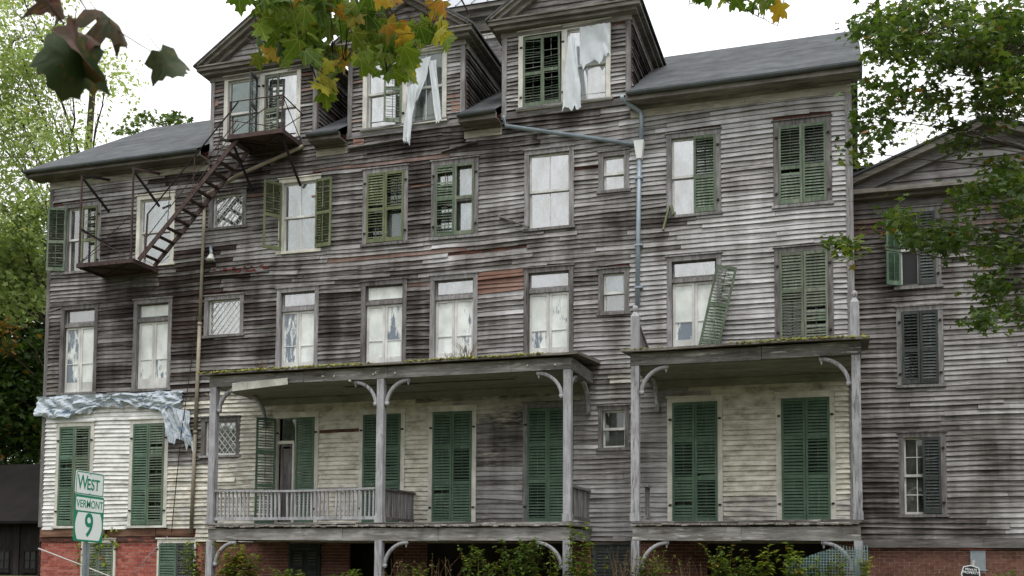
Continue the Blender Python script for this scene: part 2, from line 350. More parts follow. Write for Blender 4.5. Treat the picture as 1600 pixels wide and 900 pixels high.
def make_board(s0, s1, zb, exp, mp, tone, rough=1.0, seed=0, usesag=True):
    """one clapboard: mp(s, out, z) -> world point; lower edge stands proud, ends may curl"""
    n = max(1, min(9, int((s1-s0)/.32)))
    rough *= .4 if tone[1] > .55 else 1.0
    if s0 > -4.8: rough *= .7
    ce = random.random(); curl0 = random.uniform(.01, .05)*rough if ce < .10 else 0; curl1 = random.uniform(.01, .05)*rough if ce > .90 else 0
    drop = random.uniform(-.012, .006)*rough; tilt = random.gauss(0, .006)*rough
    if random.random() < .05*rough: tilt += random.uniform(-.03, .03)
    th = random.uniform(.036, .064)
    vs = []
    for i in range(n+1):
        u = i/n; x = s0+(s1-s0)*u
        w = sag(x, zb) if usesag else 0.0; w2 = sag(x, zb+exp) if usesag else 0.0
        wob = (vn(x*1.7, zb*9, seed+3)-.5)*.022*rough+(vn(x*5, zb*11, seed+5)-.5)*.012*rough
        c = curl0*max(0, 1-u*3)+curl1*max(0, u*3-2)
        o = th+(vn(x*1.3, zb*7, seed+9)-.45)*.024*rough+c
        z = zb+w+wob+drop+tilt*(u-.5)*2-c*.5
        vs += [mp(x, .003, zb+exp+.03+w2), mp(x, max(.012, o), z), mp(x, -.002, z+.003)]
    fs = []
    for i in range(n):
        a, b = i*3, i*3+3
        fs += [(a+1, b+1, b, a), (a+2, b+2, b+1, a+1)]
    fs += [(0, 2, 1), (n*3, n*3+1, n*3+2)]
    return vs, fs, [tone]*len(vs), (s1-s0)*exp

def rows_of_boards(z0, z1, exp, span, holes, mp, tonefn, rough=1.0, maxlen=4.2, miss=0.012, usesag=True):
    res = []; k = int(round((z1-z0)/exp))
    for r in range(k):
        zb = z0+r*(z1-z0)/k; e = (z1-z0)/k; zm = zb+e*.55
        a, b = span(zm)
        if b-a < .06: continue
        cuts = sorted((max(a, h[0]), min(b, h[1])) for h in holes if h[2] < zm < h[3] and h[1] > a and h[0] < b)
        x = a; segs = []
        for c in cuts:
            if c[0]-x > .05: segs.append((x, c[0]))
            x = max(x, c[1])
        if b-x > .05: segs.append((x, b))
        for (p, q_) in segs:
            L = q_-p; xs = [p]
            while q_-xs[-1] > maxlen or (q_-xs[-1] > 1.6 and random.random() < .35):
                nx = xs[-1]+random.uniform(1.2, min(maxlen, q_-xs[-1]+.3))
                if q_-nx < .5: break
                xs.append(nx)
            xs.append(q_)
            for s0, s1 in zip(xs[:-1], xs[1:]):
                if random.random() < miss and s1-s0 < 2.2: continue
                t = tonefn((s0+s1)/2, zm)
                res.append(make_board(s0+.003, s1-.003, zb, e, mp, t, rough, random.randrange(50), usesag))
    return res
def emit_boards(lst, parent, limit=300, name='clapboard'):
    lst = sorted(lst, key=lambda b: -b[3])
    for vs, fs, c, _ in lst[:limit]:
        q = MB(); q.add(vs, fs, c); q.build(name, 'board', parent)
    if len(lst) > limit:
        q = MB()
        for vs, fs, c, _ in lst[limit:]: q.add(vs, fs, c)
        tag(q.build(name+'s', 'board', parent), kind='stuff')
def wall_sheet(q, x0, x1, z0, z1, holes, Y):
    xs = sorted({x0, x1, *[min(max(h[i], x0), x1) for h in holes for i in (0, 1)]}); zs = sorted({z0, z1, *[min(max(h[i], z0), z1) for h in holes for i in (2, 3)]})
    for a, b in zip(xs[:-1], xs[1:]):
        for c, d in zip(zs[:-1], zs[1:]):
            mx_, mz = (a+b)/2, (c+d)/2
            if any(h[0] < mx_ < h[1] and h[2] < mz < h[3] for h in holes): continue
            q.add([(a, Y, c), (b, Y, c), (b, Y, d), (a, Y, d)], [(0, 1, 2, 3)])

# ------------------------------------------------------------------ ground
q = MB(); gx = [-160, -60, -30, -22, -12, -4, 4, 12, 40, 120]; gy = [-60, -26, -18, -13, -9, -5, -2, 6, 20, 60, 160]
for y in gy:
    for x in gx:
        t = min(1, max(0, (y+15)/12)); z = 1.0*t*t*(3-2*t)+(vn(x*.13, y*.2, 4)-.5)*.15*(t if y < 3 else .5)
        q.add([(x, y, z)], [])
nx = len(gx)
q.f = [(j*nx+i, j*nx+i+1, (j+1)*nx+i+1, (j+1)*nx+i) for j in range(len(gy)-1) for i in range(nx-1)]
tag(q.build('ground', 'ground', smooth=True), kind='structure')
def gz(y): t = min(1, max(0, (y+15)/12)); return t*t*(3-2*t)

# ------------------------------------------------------------------ the main house
XL, XR = -21.4, 0.22
ZB_L, ZB, ZT = 2.47, 2.12, 12.12
house = thing('derelict_house', (-10.6, 0, 1.0), 'long four-storey derelict clapboard house with three gabled dormers and weathered grey boards', 'house')
cols = {1: (-20.9, -19.65), 2: (-18.48, -17.26), 3: (-16.2, -15.05), 4: (-14.07, -12.85), 5: (-11.65, -10.4), 6: (-9.77, -8.52), 7: (-7.34, -6.1), 8: (-5.5, -4.76), 9: (-3.88, -2.63), 10: (-1.46, -.2)}
WIN = {}
for c in cols:
    x0, x1 = cols[c]
    if c == 3: WIN['A3'] = (x0, x1, 10.45, 11.5); WIN['B3'] = (x0-.05, x1, 7.54, 8.66); WIN['C3'] = (x0-.05, x1-.03, 4.34, 5.41)
    elif c == 8:
        WIN['A8'] = (x0, x1, 10.37, 11.37); WIN['B8'] = (x0, x1, 7.45, 8.55); WIN['C8'] = (x0, x1, 4.25, 5.30)
    else:
        WIN['A%d' % c] = (x0, x1, 9.62, 11.62); WIN['B%d' % c] = (x0, x1, 6.2 if c < 3 else 6.42, 8.71)
        WIN['C%d' % c] = (x0, x1, 2.5, 5.42)
WIN['C4'] = (-14.1, -12.78, 2.5, 5.42)
DC = [-14.6, -10.5, -6.32]                 # dormer centres
DW, DT = 1.6, 1.87                         # dormer wall and cornice half widths
DHOLE = [(c-1.18, c+1.12, 12.62, 14.5) for c in DC]
holes = list(WIN.values())
INSET = .10
EZ, EY = 12.50, -.55                      # roof edge height and overhang
inner = [(a+INSET, b-INSET, c+.03, d-.10) for a, b, c, d in holes]

q = MB(); wall_sheet(q, XL, XR, 2.1, 12.62, inner, 0.0)
q.add([(XL, 0, 0), (XL, 10, 0), (XL, 10, 12.6), (XL, 0, 12.6)], [(0, 1, 2, 3)]); q.add([(XR, 0, 0), (XR, 10, 0), (XR, 10, 12.6), (XR, 0, 12.6)], [(0, 3, 2, 1)])
q.add([(XL, 10, 0), (XR, 10, 0), (XR, 10, 12.6), (XL, 10, 12.6)], [(0, 1, 2, 3)])
q.add([(XL, 0, 12.6), (XL, 10, 12.6), (XL, 4.9, 15.8)], [(0, 1, 2)]); q.add([(XR, 0, 12.6), (XR, 10, 12.6), (XR, 4.9, 15.8)], [(2, 1, 0)])
wall = q.build('wall', 'sheath', house)
q = MB(); q.add([(XL, 3.2, 0), (XR, 3.2, 0), (XR, 3.2, 14.4), (XL, 3.2, 14.4)], [(0, 1, 2, 3)])
q.add([(XL+.1, 2.2, 0), (XR-.1, 2.2, 0), (XR-.1, 2.2, 2.24), (XL+.1, 2.2, 2.24)], [(0, 1, 2, 3)])
for z in (2.35, 6.0, 9.2, 12.4): q.box(XL+.05, XR-.05, .25, 3.15, z-.1, z)
q.build('interior', 'inside', house)

def tone_main(x, z):
    R = random.random(); G = 0.0; A = 0.0
    if x > -5.6: R = .32+.36*R
    nz = vn(x*.35, z*.5, 21); n2 = vn(x*.9, z*1.3, 22)
    if x < -4.7: B = .57+.42*(nz-.5)+.25*(n2-.5)
    else: B = .20+.22*(nz-.5)
    if z > 11.6: B += .06
    if -8.6 < x < -4.7: B -= .16
    if -17.3 < x < -15.8 and 6.0 < z < 10.2: B = .95; A = .05
    if z < 6.1:
        B = .30+.3*(nz-.5)
        if x < -17.25: G = 1.0-.03*n2
        elif x < -16.3: G = .42; B = .62
        elif x < -14.5: G = .60; B = .3
        elif x < -10.3: G = .76
        elif x < -8.5: G = .74
        elif x < -7.3: G = .50 if z > 4.9 else .40; B = .60 if 3.9 < z < 5.2 else .36
        elif x < -6: G = .3; B = .3
        elif x < -4.3: G = .40 if z > 3.2 else .2; B = .22
        elif x < -3.85: G = .3; B = .3
        else: G = .76 if z > 3.2 else .55
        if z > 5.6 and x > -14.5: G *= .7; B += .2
    if -8.5 < x < -7.3 and 8.2 < z < 8.75: A = .7; B = .45
    if random.random() < .010 and z > 6 and x < -5: A = random.uniform(.2, .5)
    if z > 6.1 and x > -4.7: G = .16 if random.random() < .35 else 0.0
    return (R, G, min(1, max(0, B)), A)
bl = rows_of_boards(ZB, ZT, .113, lambda z: (XL+.10, XR-.12) if z > ZB_L else (-16.35, XR-.12), holes, lambda s, o, z: (s, -o, z), tone_main)
bl += rows_of_boards(12.12, 12.44, .11, lambda z: (DC[0]-DW, DC[0]+DW), [], lambda s, o, z: (s, -o, z), tone_main)
bl += rows_of_boards(12.12, 12.44, .11, lambda z: (DC[1]-DW, DC[1]+DW), [], lambda s, o, z: (s, -o, z), tone_main, 1.8)
bl += rows_of_boards(12.12, 12.44, .11, lambda z: (DC[2]-DW, DC[2]+DW), [], lambda s, o, z: (s, -o, z), tone_main)
emit_boards(bl, wall, 300)
# corner boards, frieze, sill timber
q = MB()
for z in np.arange(2.5, 12.1, 2.4): q.box(XL-.02, XL+.11, -.045, .1, z, min(12.12, z+2.395), j=.006)
q.build('corner_board', 'trim_v', house)
q = MB()
for z in np.arange(2.1, 12.1, 2.5): q.box(XR-.13, XR+.02, -.05, .1, z, min(12.12, z+2.495), j=.006)
q.build('corner_board', 'trim_v', house)
for a, b in ((-21.35, -19.2), (-19.1, -17.6), (-17.55, -16.4)):
    q = MB(); q.box(a, b, -.05+random.uniform(0, .03), .05, 2.24, 2.455, j=.02); q.build('sill_timber', 'rotten', house)
segs = [(XL-.45, DC[0]-DW), (DC[0]+DW, DC[1]-DW), (DC[1]+DW, DC[2]-DW), (DC[2]+DW, XR+.25)]
for i, (a, b) in enumerate(segs):
    fa, fb = max(a, XL-.02), min(b, XR+.02)
    q = MB(); x = fa
    while x < fb-.01:
        e = min(fb, x+random.uniform(1.4, 3.0)); e = fb if fb-e < .5 else e
        q.box(x, e-.004, -.06, 0, 12.08, 12.32, j=.004); x = e
    q.build('frieze', 'frieze', house)
    boxes('soffit', 'cornice', house, [(a, b, -.46, -.0, 12.32, 12.36), (a, b, -.5, -.461, 12.32, 12.46), (fa, fb, -.14, -.061, 12.26, 12.319)])
    # half-round gutter with joints
    q = MB(); n = 7; L = b-a; k = max(1, int(L/1.05)); vs = []; fs = []
    for s in range(k+1):
        x = a+L*s/k; dz = (vn(x*.5, 1, 31)-.5)*.05
        for t in range(n):
            an = math.pi+math.pi*t/(n-1); vs.append((x, -.575+.065*math.cos(an), 12.485+dz+.075*math.sin(an)))
    for s in range(k):
        for t in range(n-1): fs.append((s*n+t, s*n+t+1, (s+1)*n+t+1, (s+1)*n+t))
    q.add(vs, fs)
    for s in range(k+1):
        x = min(b-.02, max(a+.02, a+L*s/k)); dz = (vn(x*.5, 1, 31)-.5)*.05
        q.tube([(x, -.575+.071*math.cos(math.pi+math.pi*t/5), 12.485+dz+.081*math.sin(math.pi+math.pi*t/5)) for t in range(6)], .011, 4)
    q.build('gutter', 'gutter', house)
# main roof: rolled roofing strips on the front slope, plain sheet behind
RS = (15.9-EZ)/(4.9-EY)
zr = lambda y: EZ+RS*(y-EY)
roof = boxes('roof', 'roof', house, [])
q = MB()
q.add([(XL-.45, .05, zr(.05)-.02), (XR+.25, .05, zr(.05)-.02), (XR+.25, 4.9, 15.88), (XL-.45, 4.9, 15.88)], [(0, 1, 2, 3)])
q.add([(XL-.45, 4.9, 15.88), (XR+.25, 4.9, 15.88), (XR+.25, 10.35, EZ), (XL-.45, 10.35, EZ)], [(0, 1, 2, 3)])
for X0, X1 in ((XL-.45, XL-.40), (XR+.20, XR+.25)):      # rake boards on the gable ends
    q.hexa([(X0, -.54, 12.28), (X1, -.54, 12.28), (X1, 4.9, 15.66), (X0, 4.9, 15.66), (X0, -.54, 12.49), (X1, -.54, 12.49), (X1, 4.9, 15.87), (X0, 4.9, 15.87)])
    q.hexa([(X0, 10.3, 12.28), (X1, 10.3, 12.28), (X1, 4.9, 15.66), (X0, 4.9, 15.66), (X0, 10.3, 12.49), (X1, 10.3, 12.49), (X1, 4.9, 15.87), (X0, 4.9, 15.87)])
q.add([(XR, 0, 12.62), (XR+.2, 0, 12.62), (XR+.2, 4.9, 15.68), (XR, 4.9, 15.68)], [(0, 1, 2, 3)])
q.add([(XR, 10.3, 12.3), (XR+.2, 10.3, 12.3), (XR+.2, 4.9, 15.68), (XR, 4.9, 15.68)], [(0, 1, 2, 3)])
bpy.data.objects.remove(roof); roof = q.build('roof', 'roof', house)
ncourse = 7
for (a, b) in segs:
    for k in range(ncourse):
        y0 = -.60+k*(4.9+.60)/ncourse; y1 = -.60+(k+1)*(4.9+.60)/ncourse+.08
        x = a
        while x < b-.01:
            e = min(b, x+random.uniform(3, 6.5)); e = b if b-e < 1.2 else e
            q = MB(); t0, t1 = .009+random.uniform(-.001, .001), .007
            n_ = max(1, int((e-x)/1.2)); vs = []
            for i in range(n_+1):
                xx = x+(e-.006-x)*i/n_; w = (vn(xx*.9, y0*3, 41)-.5)*.02
                vs += [(xx, y0+w, zr(y0)+t0-.012), (xx, y0+w, zr(y0)+t0), (xx, y1, zr(y1)+t1)]
            fs = []
            for i in range(n_):
                p = i*3; r_ = p+3; fs += [(p, r_, r_+1, p+1), (p+1, r_+1, r_+2, p+2)]
            q.add(vs, fs); q.build('roofing_strip', 'roof', roof); x = e

# ---- windows
def casing(q, x0, x1, z0, z1, w=.115, Y=0.0, proud=.05):
    q.box(x0, x0+w, Y-proud, Y+.11, z0+.03, z1-.14, j=.004); q.box(x1-w, x1, Y-proud, Y+.11, z0+.03, z1-.14, j=.004)
    q.box(x0, x1, Y-proud-.003, Y+.11, z1-.139, z1-.03, j=.004); q.box(x0-.03, x1+.03, Y-proud-.035, Y, z1-.03, z1, j=.005)
def sash(q, x0, x1, z0, z1, Y, w=.045, mx=(), mz=()):
    q.box(x0, x0+w, Y-.02, Y+.02, z0, z1); q.box(x1-w, x1, Y-.02, Y+.02, z0, z1)
    q.box(x0+w, x1-w, Y-.02, Y+.02, z0, z0+w*1.3); q.box(x0+w, x1-w, Y-.02, Y+.02, z1-w, z1)
    for t in mx: q.box(x0+(x1-x0)*t-.011, x0+(x1-x0)*t+.011, Y-.015, Y+.015, z0+w*1.3, z1-w)
    for t in mz: q.box(x0+w, x1-w, Y-.0155, Y+.0155, z0+(z1-z0)*t-.011, z0+(z1-z0)*t+.011)
def drape(q, x0, x1, z0, z1, Y, amp=.03, folds=5, seed=0, nx=22, nz=8):
    vs = []
    for j in range(nz+1):
        for i in range(nx+1):
            u, v = i/nx, j/nz; x = x0+(x1-x0)*u; z = z0+(z1-z0)*v
            vs.append((x+.02*(vn(u*4, v*5, seed)-.5), Y+amp*(vn(u*folds*2, v*1.2, seed+2)-.5)*2, z))
    q.add(vs, [(j*(nx+1)+i, j*(nx+1)+i+1, (j+1)*(nx+1)+i+1, (j+1)*(nx+1)+i) for j in range(nz) for i in range(nx)])
def pane(win, x0, x1, z0, z1, Y, mat, tilt=0.0, name='pane'):
    q = MB(); t = random.uniform(-.008, .008)
    q.hexa([(x0, Y+t, z0), (x1, Y-t, z0), (x1, Y-t+.005, z0), (x0, Y+t+.005, z0), (x0, Y+t+tilt, z1), (x1, Y-t+tilt, z1), (x1, Y-t+.005+tilt, z1), (x0, Y+t+.005+tilt, z1)])
    return q.build(name, mat, win)
def window(box, trim='trim_v', glass='glass', kind='22', behind='curtain', parent=house, Y=0.0, name='window', sashmat='sash', bspan=None, w=.115, nocase=False):
    x0, x1, z0, z1 = box
    q = MB()
    if nocase: q.box(x0, x0+.02, Y+.0, Y+.11, z0, z1)
    else: casing(q, x0, x1, z0, z1, w, Y)
    win = q.build(name, trim, parent)
    if not nocase:
        q = MB(); q.box(x0-.04, x1+.04, Y-.085, Y+.11, z0-.035, z0+.028, j=.006); q.build('sill', trim, win)
    a, b, c, d = (x0+w, x1-w, z0+.03, z1-.14) if not nocase else (x0, x1, z0, z1)
    h = (c+d)/2
    if kind in ('22', '11', '66'):
        mx = {'22': (.5,), '11': (), '66': (.36, .68)}[kind]; mz = (.5,) if kind == '66' else ()
        q = MB(); sash(q, a, b, h-.02, d, Y+.055, mx=mx, mz=mz); q.build('upper_sash', sashmat, win)
        q = MB(); sash(q, a, b, c, h+.02, Y+.098, mx=mx, mz=mz); q.build('lower_sash', sashmat, win)
        xs = [a+.045]+[a+(b-a)*t for t in mx]+[b-.045]; zs = [0, .5, 1] if kind == '66' else [0, 1]
        for (lo, hi, yy) in ((h+.0, d-.04, Y+.055), (c+.05, h-.02, Y+.098)):
            for p, r_ in zip(xs[:-1], xs[1:]):
                for s, t in zip(zs[:-1], zs[1:]):
                    g = glass
                    pane(win, p, r_, lo+(hi-lo)*s, lo+(hi-lo)*t, yy, g, random.uniform(-.006, .006))
    elif kind == 'door':
        zt = d-.40
        q = MB(); q.box(a, b, Y+.0, Y+.10, zt-.09, zt, j=.004); q.build('transom_bar', trim, win)
        q = MB(); sash(q, a+.01, b-.01, zt+.01, d, Y+.07, .035); q.build('transom_sash', trim, win)
        pane(win, a+.04, b-.04, zt+.04, d-.03, Y+.07, random.choice(['glass_pale', 'peel', 'glass']))
        mid = (a+b)/2+random.uniform(-.01, .01)
        for p, r_ in ((a+.01, mid-.004), (mid+.004, b-.01)):
            q = MB(); sash(q, p, r_, c, zt-.095, Y+.075, .06, mz=(.44,)); q.box(p+.06, r_-.06, Y+.066, Y+.084, c+.07, c+.30)
            lf = q.build('door_leaf', 'sash', win)
            zz = c+.30; zm = c+(zt-.095-c)*.44
            pane(lf, p+.05, r_-.05, zz, zm, Y+.078, 'peel'); pane(lf, p+.05, r_-.05, zm, zt-.15, Y+.078, 'peel')
        return win
    elif kind == 'lattice':
        q = MB(); sash(q, a, b, c, d, Y+.06, .04)
        W, Hh = b-a-.08, d-c-.08; s = .135
        ox, oz = a+.04, c+.04
        for sg in (1, -1):
            k = -12
            while k < 24:
                c0 = k*s*1.45; pts = []
                for t in np.linspace(0, 1, 60):
                    x = t*W; z = (c0+sg*x*1.15)
                    if 0 <= z <= Hh: pts.append((ox+x, oz+z))
                if len(pts) > 3:
                    q.bar((pts[0][0], Y+.06, pts[0][1]), (pts[-1][0], Y+.06, pts[-1][1]), .012, .016, (0, 1, 0))
                k += 1
        q.build('lattice_sash', 'sash', win)
        pane(win, a+.04, b-.04, c+.04, d-.04, Y+.066, 'glass_pale')
    elif kind == 'none': pass
    if behind:
        q = MB(); ba, bb, bc, bd = bspan or (a, b, c, d)
        drape(q, ba-.02, bb+.02, bc, bd, Y+.15, .022 if behind == 'curtain' else .03, random.choice([4, 6, 8]), random.randrange(40))
        q.build('curtain' if behind == 'curtain' else 'sheeting', behind, win)
    return win

def shutter(x_hinge, side, z0, z1, wd, Y=-.055, mat='green', ang=0.0, rails=(.36, .68), miss=.006, gone=(), open_=(), parent=house, lean=0.0, rod=True, name='shutter', pitch=.066, droop=0.02):
    """side=+1: leaf extends to +x from its hinge; ang swings it out of the wall"""
    h = z1-z0; q = MB(); sw = .052; tk = .017
    X = lambda a: a*side
    def bx(a, b, c, d, y0=-tk, y1=tk): q.box(min(X(a), X(b)), max(X(a), X(b)), y0, y1, c, d, j=.002)
    bx(0, sw, 0, h); bx(wd-sw, wd, 0, h)
    marks = [0]+[h*r for r in rails]+[h]
    bx(sw, wd-sw, 0, .10); bx(sw, wd-sw, h-.07, h)
    for r in rails: bx(sw, wd-sw, h*r-.04, h*r+.04)
    me_f = q
    ql = MB(); nsec = len(marks)-1
    for s in range(nsec):
        lo = marks[s]+(.10 if s == 0 else .04); hi = marks[s+1]-(.07 if s == nsec-1 else .04)
        if s in gone: continue
        an = rad(34) if s in open_ else rad(60)
        n = int((hi-lo)/pitch); sl = .062
        for i in range(n):
            if random.random() < miss: continue
            z = lo+(hi-lo)*(i+.5)/n; jit = random.gauss(0, .05); dz = random.gauss(0, .004)
            if random.random() < droop: dz += random.uniform(-.04, .02)
            dy, dzz = math.cos(an+jit)*sl/2, math.sin(an+jit)*sl/2
            xa, xb = X(sw), X(wd-sw)
            # slat: lower edge outwards
            p = [(xa, -dy-.003, z-dzz), (xb, -dy-.003, z-dzz+dz), (xb, -dy+.003, z-dzz+dz), (xa, -dy+.003, z-dzz), (xa, dy-.003, z+dzz), (xb, dy-.003, z+dzz+dz), (xb, dy+.003, z+dzz+dz), (xa, dy+.003, z+dzz)]
            ql.hexa(p)
    if rod: 
        for s in range(nsec):
            if s in gone: continue
            ql.box(X(wd*.5)-.008, X(wd*.5)+.008, .022, .038, marks[s]+.12, marks[s+1]-.08)
    def xf(b):
        ca, sa = math.cos(ang), math.sin(ang); out_ = []
        for (x, y, z) in b.v:
            x += lean*z
            xx = x*ca+y*sa*side; yy = -abs(x)*sa*1.0*(1 if x*side >= 0 else -1)+y*ca
            out_.append((x_hinge+xx, Y+yy, z0+z))
        b.v = out_
    xf(me_f); xf(ql)
    o = me_f.build(name, mat, parent)
    if ql.v: tag(ql.build('louvres', mat, o), kind='stuff')
    # iron hinges
    for t in (.14, .86):
        qh = MB(); qh.box(x_hinge-.05*side-.03, x_hinge-.05*side+.03, Y-.03, Y+.01, z0+h*t-.02, z0+h*t+.02); qh.build('hinge', 'iron', o)
    return o
def shut_pair(k, mat='green', rails=(.36, .68), W=None, left=None, right=None, w=.115, **kw):
    x0, x1, z0, z1 = WIN[k] if W is None else W
    a, b, c, d = x0+w, x1-w, z0+.05, z1-.15; hw = (b-a)/2-.004
    if left is not None: shutter(a, 1, c, d, hw, **{**dict(mat=mat, rails=rails), **kw, **left})
    if right is not None: shutter(b, -1, c, d, hw, **{**dict(mat=mat, rails=rails), **kw, **right})

R2 = (.46,)
# third storey
window(WIN['A1'], 'trim_v', 'glass', '11', 'curtain', bspan=(-20.5, -19.75, 9.65, 10.9)); shut_pair('A1', 'olive', R2, left=dict(ang=rad(158), mat='green2', Y=-.09, open_=(0, 1)), right=dict(gone=(0,), miss=.3, mat='olive', droop=.3, open_=(1,)))
window(WIN['A2'], 'trim_cream', 'glass', '11', 'plastic', bspan=(-18.36, -17.75, 9.65, 11.1))
window(WIN['A3'], 'trim_v', kind='lattice', behind='curtain')
window(WIN['A4'], 'trim_cream', 'glass', '22', 'plastic'); shut_pair('A4', 'olive', (.5,), left=dict(ang=rad(128), gone=(0,), open_=(1,), Y=-.09, rod=True), right=dict(ang=rad(172), open_=(0, 1), Y=-.09))
window(WIN['A5'], 'trim_v', 'glass_dark', '11', 'curtain', bspan=(-10.95, -10.52, 9.65, 11.4), sashmat='trim_v'); shut_pair('A5', 'olive', (.47,), left=dict(gone=(), open_=(0,), miss=.12, droop=.1), right=dict(gone=(0,), open_=(1,), miss=.02, droop=.05))
window(WIN['A6'], 'trim_v', 'glass', '11', 'curtain', bspan=(-9.05, -8.63, 9.65, 11.48), sashmat='trim_v'); shut_pair('A6', 'olive', (.52,), left=dict(mat='green2', gone=(), open_=(0,), miss=.35, droop=.35), right=dict(gone=(0, 1), mat='pale', rod=False))
window(WIN['A7'], 'trim_v', 'glass_pale', '22', 'plastic')
window(WIN['A8'], 'trim_v', 'glass_pale', '11', 'curtain')
window(WIN['A9'], 'trim_v', 'glass_pale', '11', 'curtain'); shut_pair('A9', 'green2', R2, right=dict(open_=(1,), mat='green2'))
window(WIN['A10'], 'trim_v', 'glass_dark', '11', None, sashmat='trim_v'); shut_pair('A10', 'olive', R2, left=dict(open_=(1,), miss=.04, mat='green2'), right=dict(open_=(1,), mat='green2'))
# second storey
for k in ('B1', 'B2', 'B4', 'B5', 'B6', 'B7', 'B9'): window(WIN[k], 'trim_v', kind='door', behind=None, name='french_window')
window(WIN['B3'], 'trim_v', kind='lattice', behind='curtain')
window(WIN['B8'], 'trim_v', 'glass', '11', 'curtain', bspan=(-5.4, -4.86, 8.0, 8.45))
window(WIN['B10'], 'trim_v', 'glass_dark', '11', None, sashmat='trim_v'); shut_pair('B10', 'pale', (.58,), left=dict(open_=(0,), miss=.04), right=dict(miss=.05, droop=.12, mat='pale'))
# first storey
for k in ('C1', 'C2'):
    window(WIN[k], 'trim_white', 'glass_dark', '11', None, sashmat='trim_v')
shut_pair('C1', 'green', left=dict(open_=(1,), miss=.04, droop=.08), right=dict(mat='green2', open_=(2,)))
shut_pair('C2', 'green', left=dict(), right=dict(mat='green2', open_=(0, 1), miss=.08))
window(WIN['C3'], 'trim_v', kind='lattice', behind='curtain')
wd_ = window(WIN['C4'], 'trim_cream', kind='none', behind=None, name='french_window')
a, b, c, d = -13.98, -12.9, 2.53, 5.27
q = MB(); q.box(a, a+.46, .02, .10, 4.62, 4.70); q.box(a+.42, a+.47, .02, .1, 2.53, 4.62); q.box(a+.47, b, .05, .1, 2.53, 5.27); q.build('door_frame', 'trim_cream', wd_)
q = MB(); sash(q, a+.06, a+.42, 2.55, 4.62, .08, .07, mz=(.42,)); q.box(a+.13, a+.35, .075, .09, 2.65, 4.5); q.build('door_leaf', 'trim_v', wd_)
pane(wd_, a+.08, a+.44, 4.7, 5.27, .09, 'glass_dark')
shutter(-12.9, -1, 2.55, 5.27, .52, mat='green'); shutter(-14.0, -1, 2.55, 5.27, .52, mat='green', ang=rad(48), open_=(0, 1, 2))
for k in ('C5', 'C6', 'C7', 'C9', 'C10'): window(WIN[k], 'trim_cream' if k != 'C7' else 'trim_v', 'glass_dark', '11', None, sashmat='dark')
shut_pair('C5', 'green', left=dict(), right=dict())
shut_pair('C6', 'green', left=dict(), right=dict(open_=(1,)))
shut_pair('C7', 'green', left=dict(open_=(0,)), right=dict())
window(WIN['C8'], 'trim_v', 'glass_dark', '11', None, w=.10)
shut_pair('C9', 'green', left=dict(open_=(1,)), right=dict(mat='green', open_=(0,)))
shut_pair('C10', 'green', left=dict(mat='green'), right=dict(open_=(1,)))

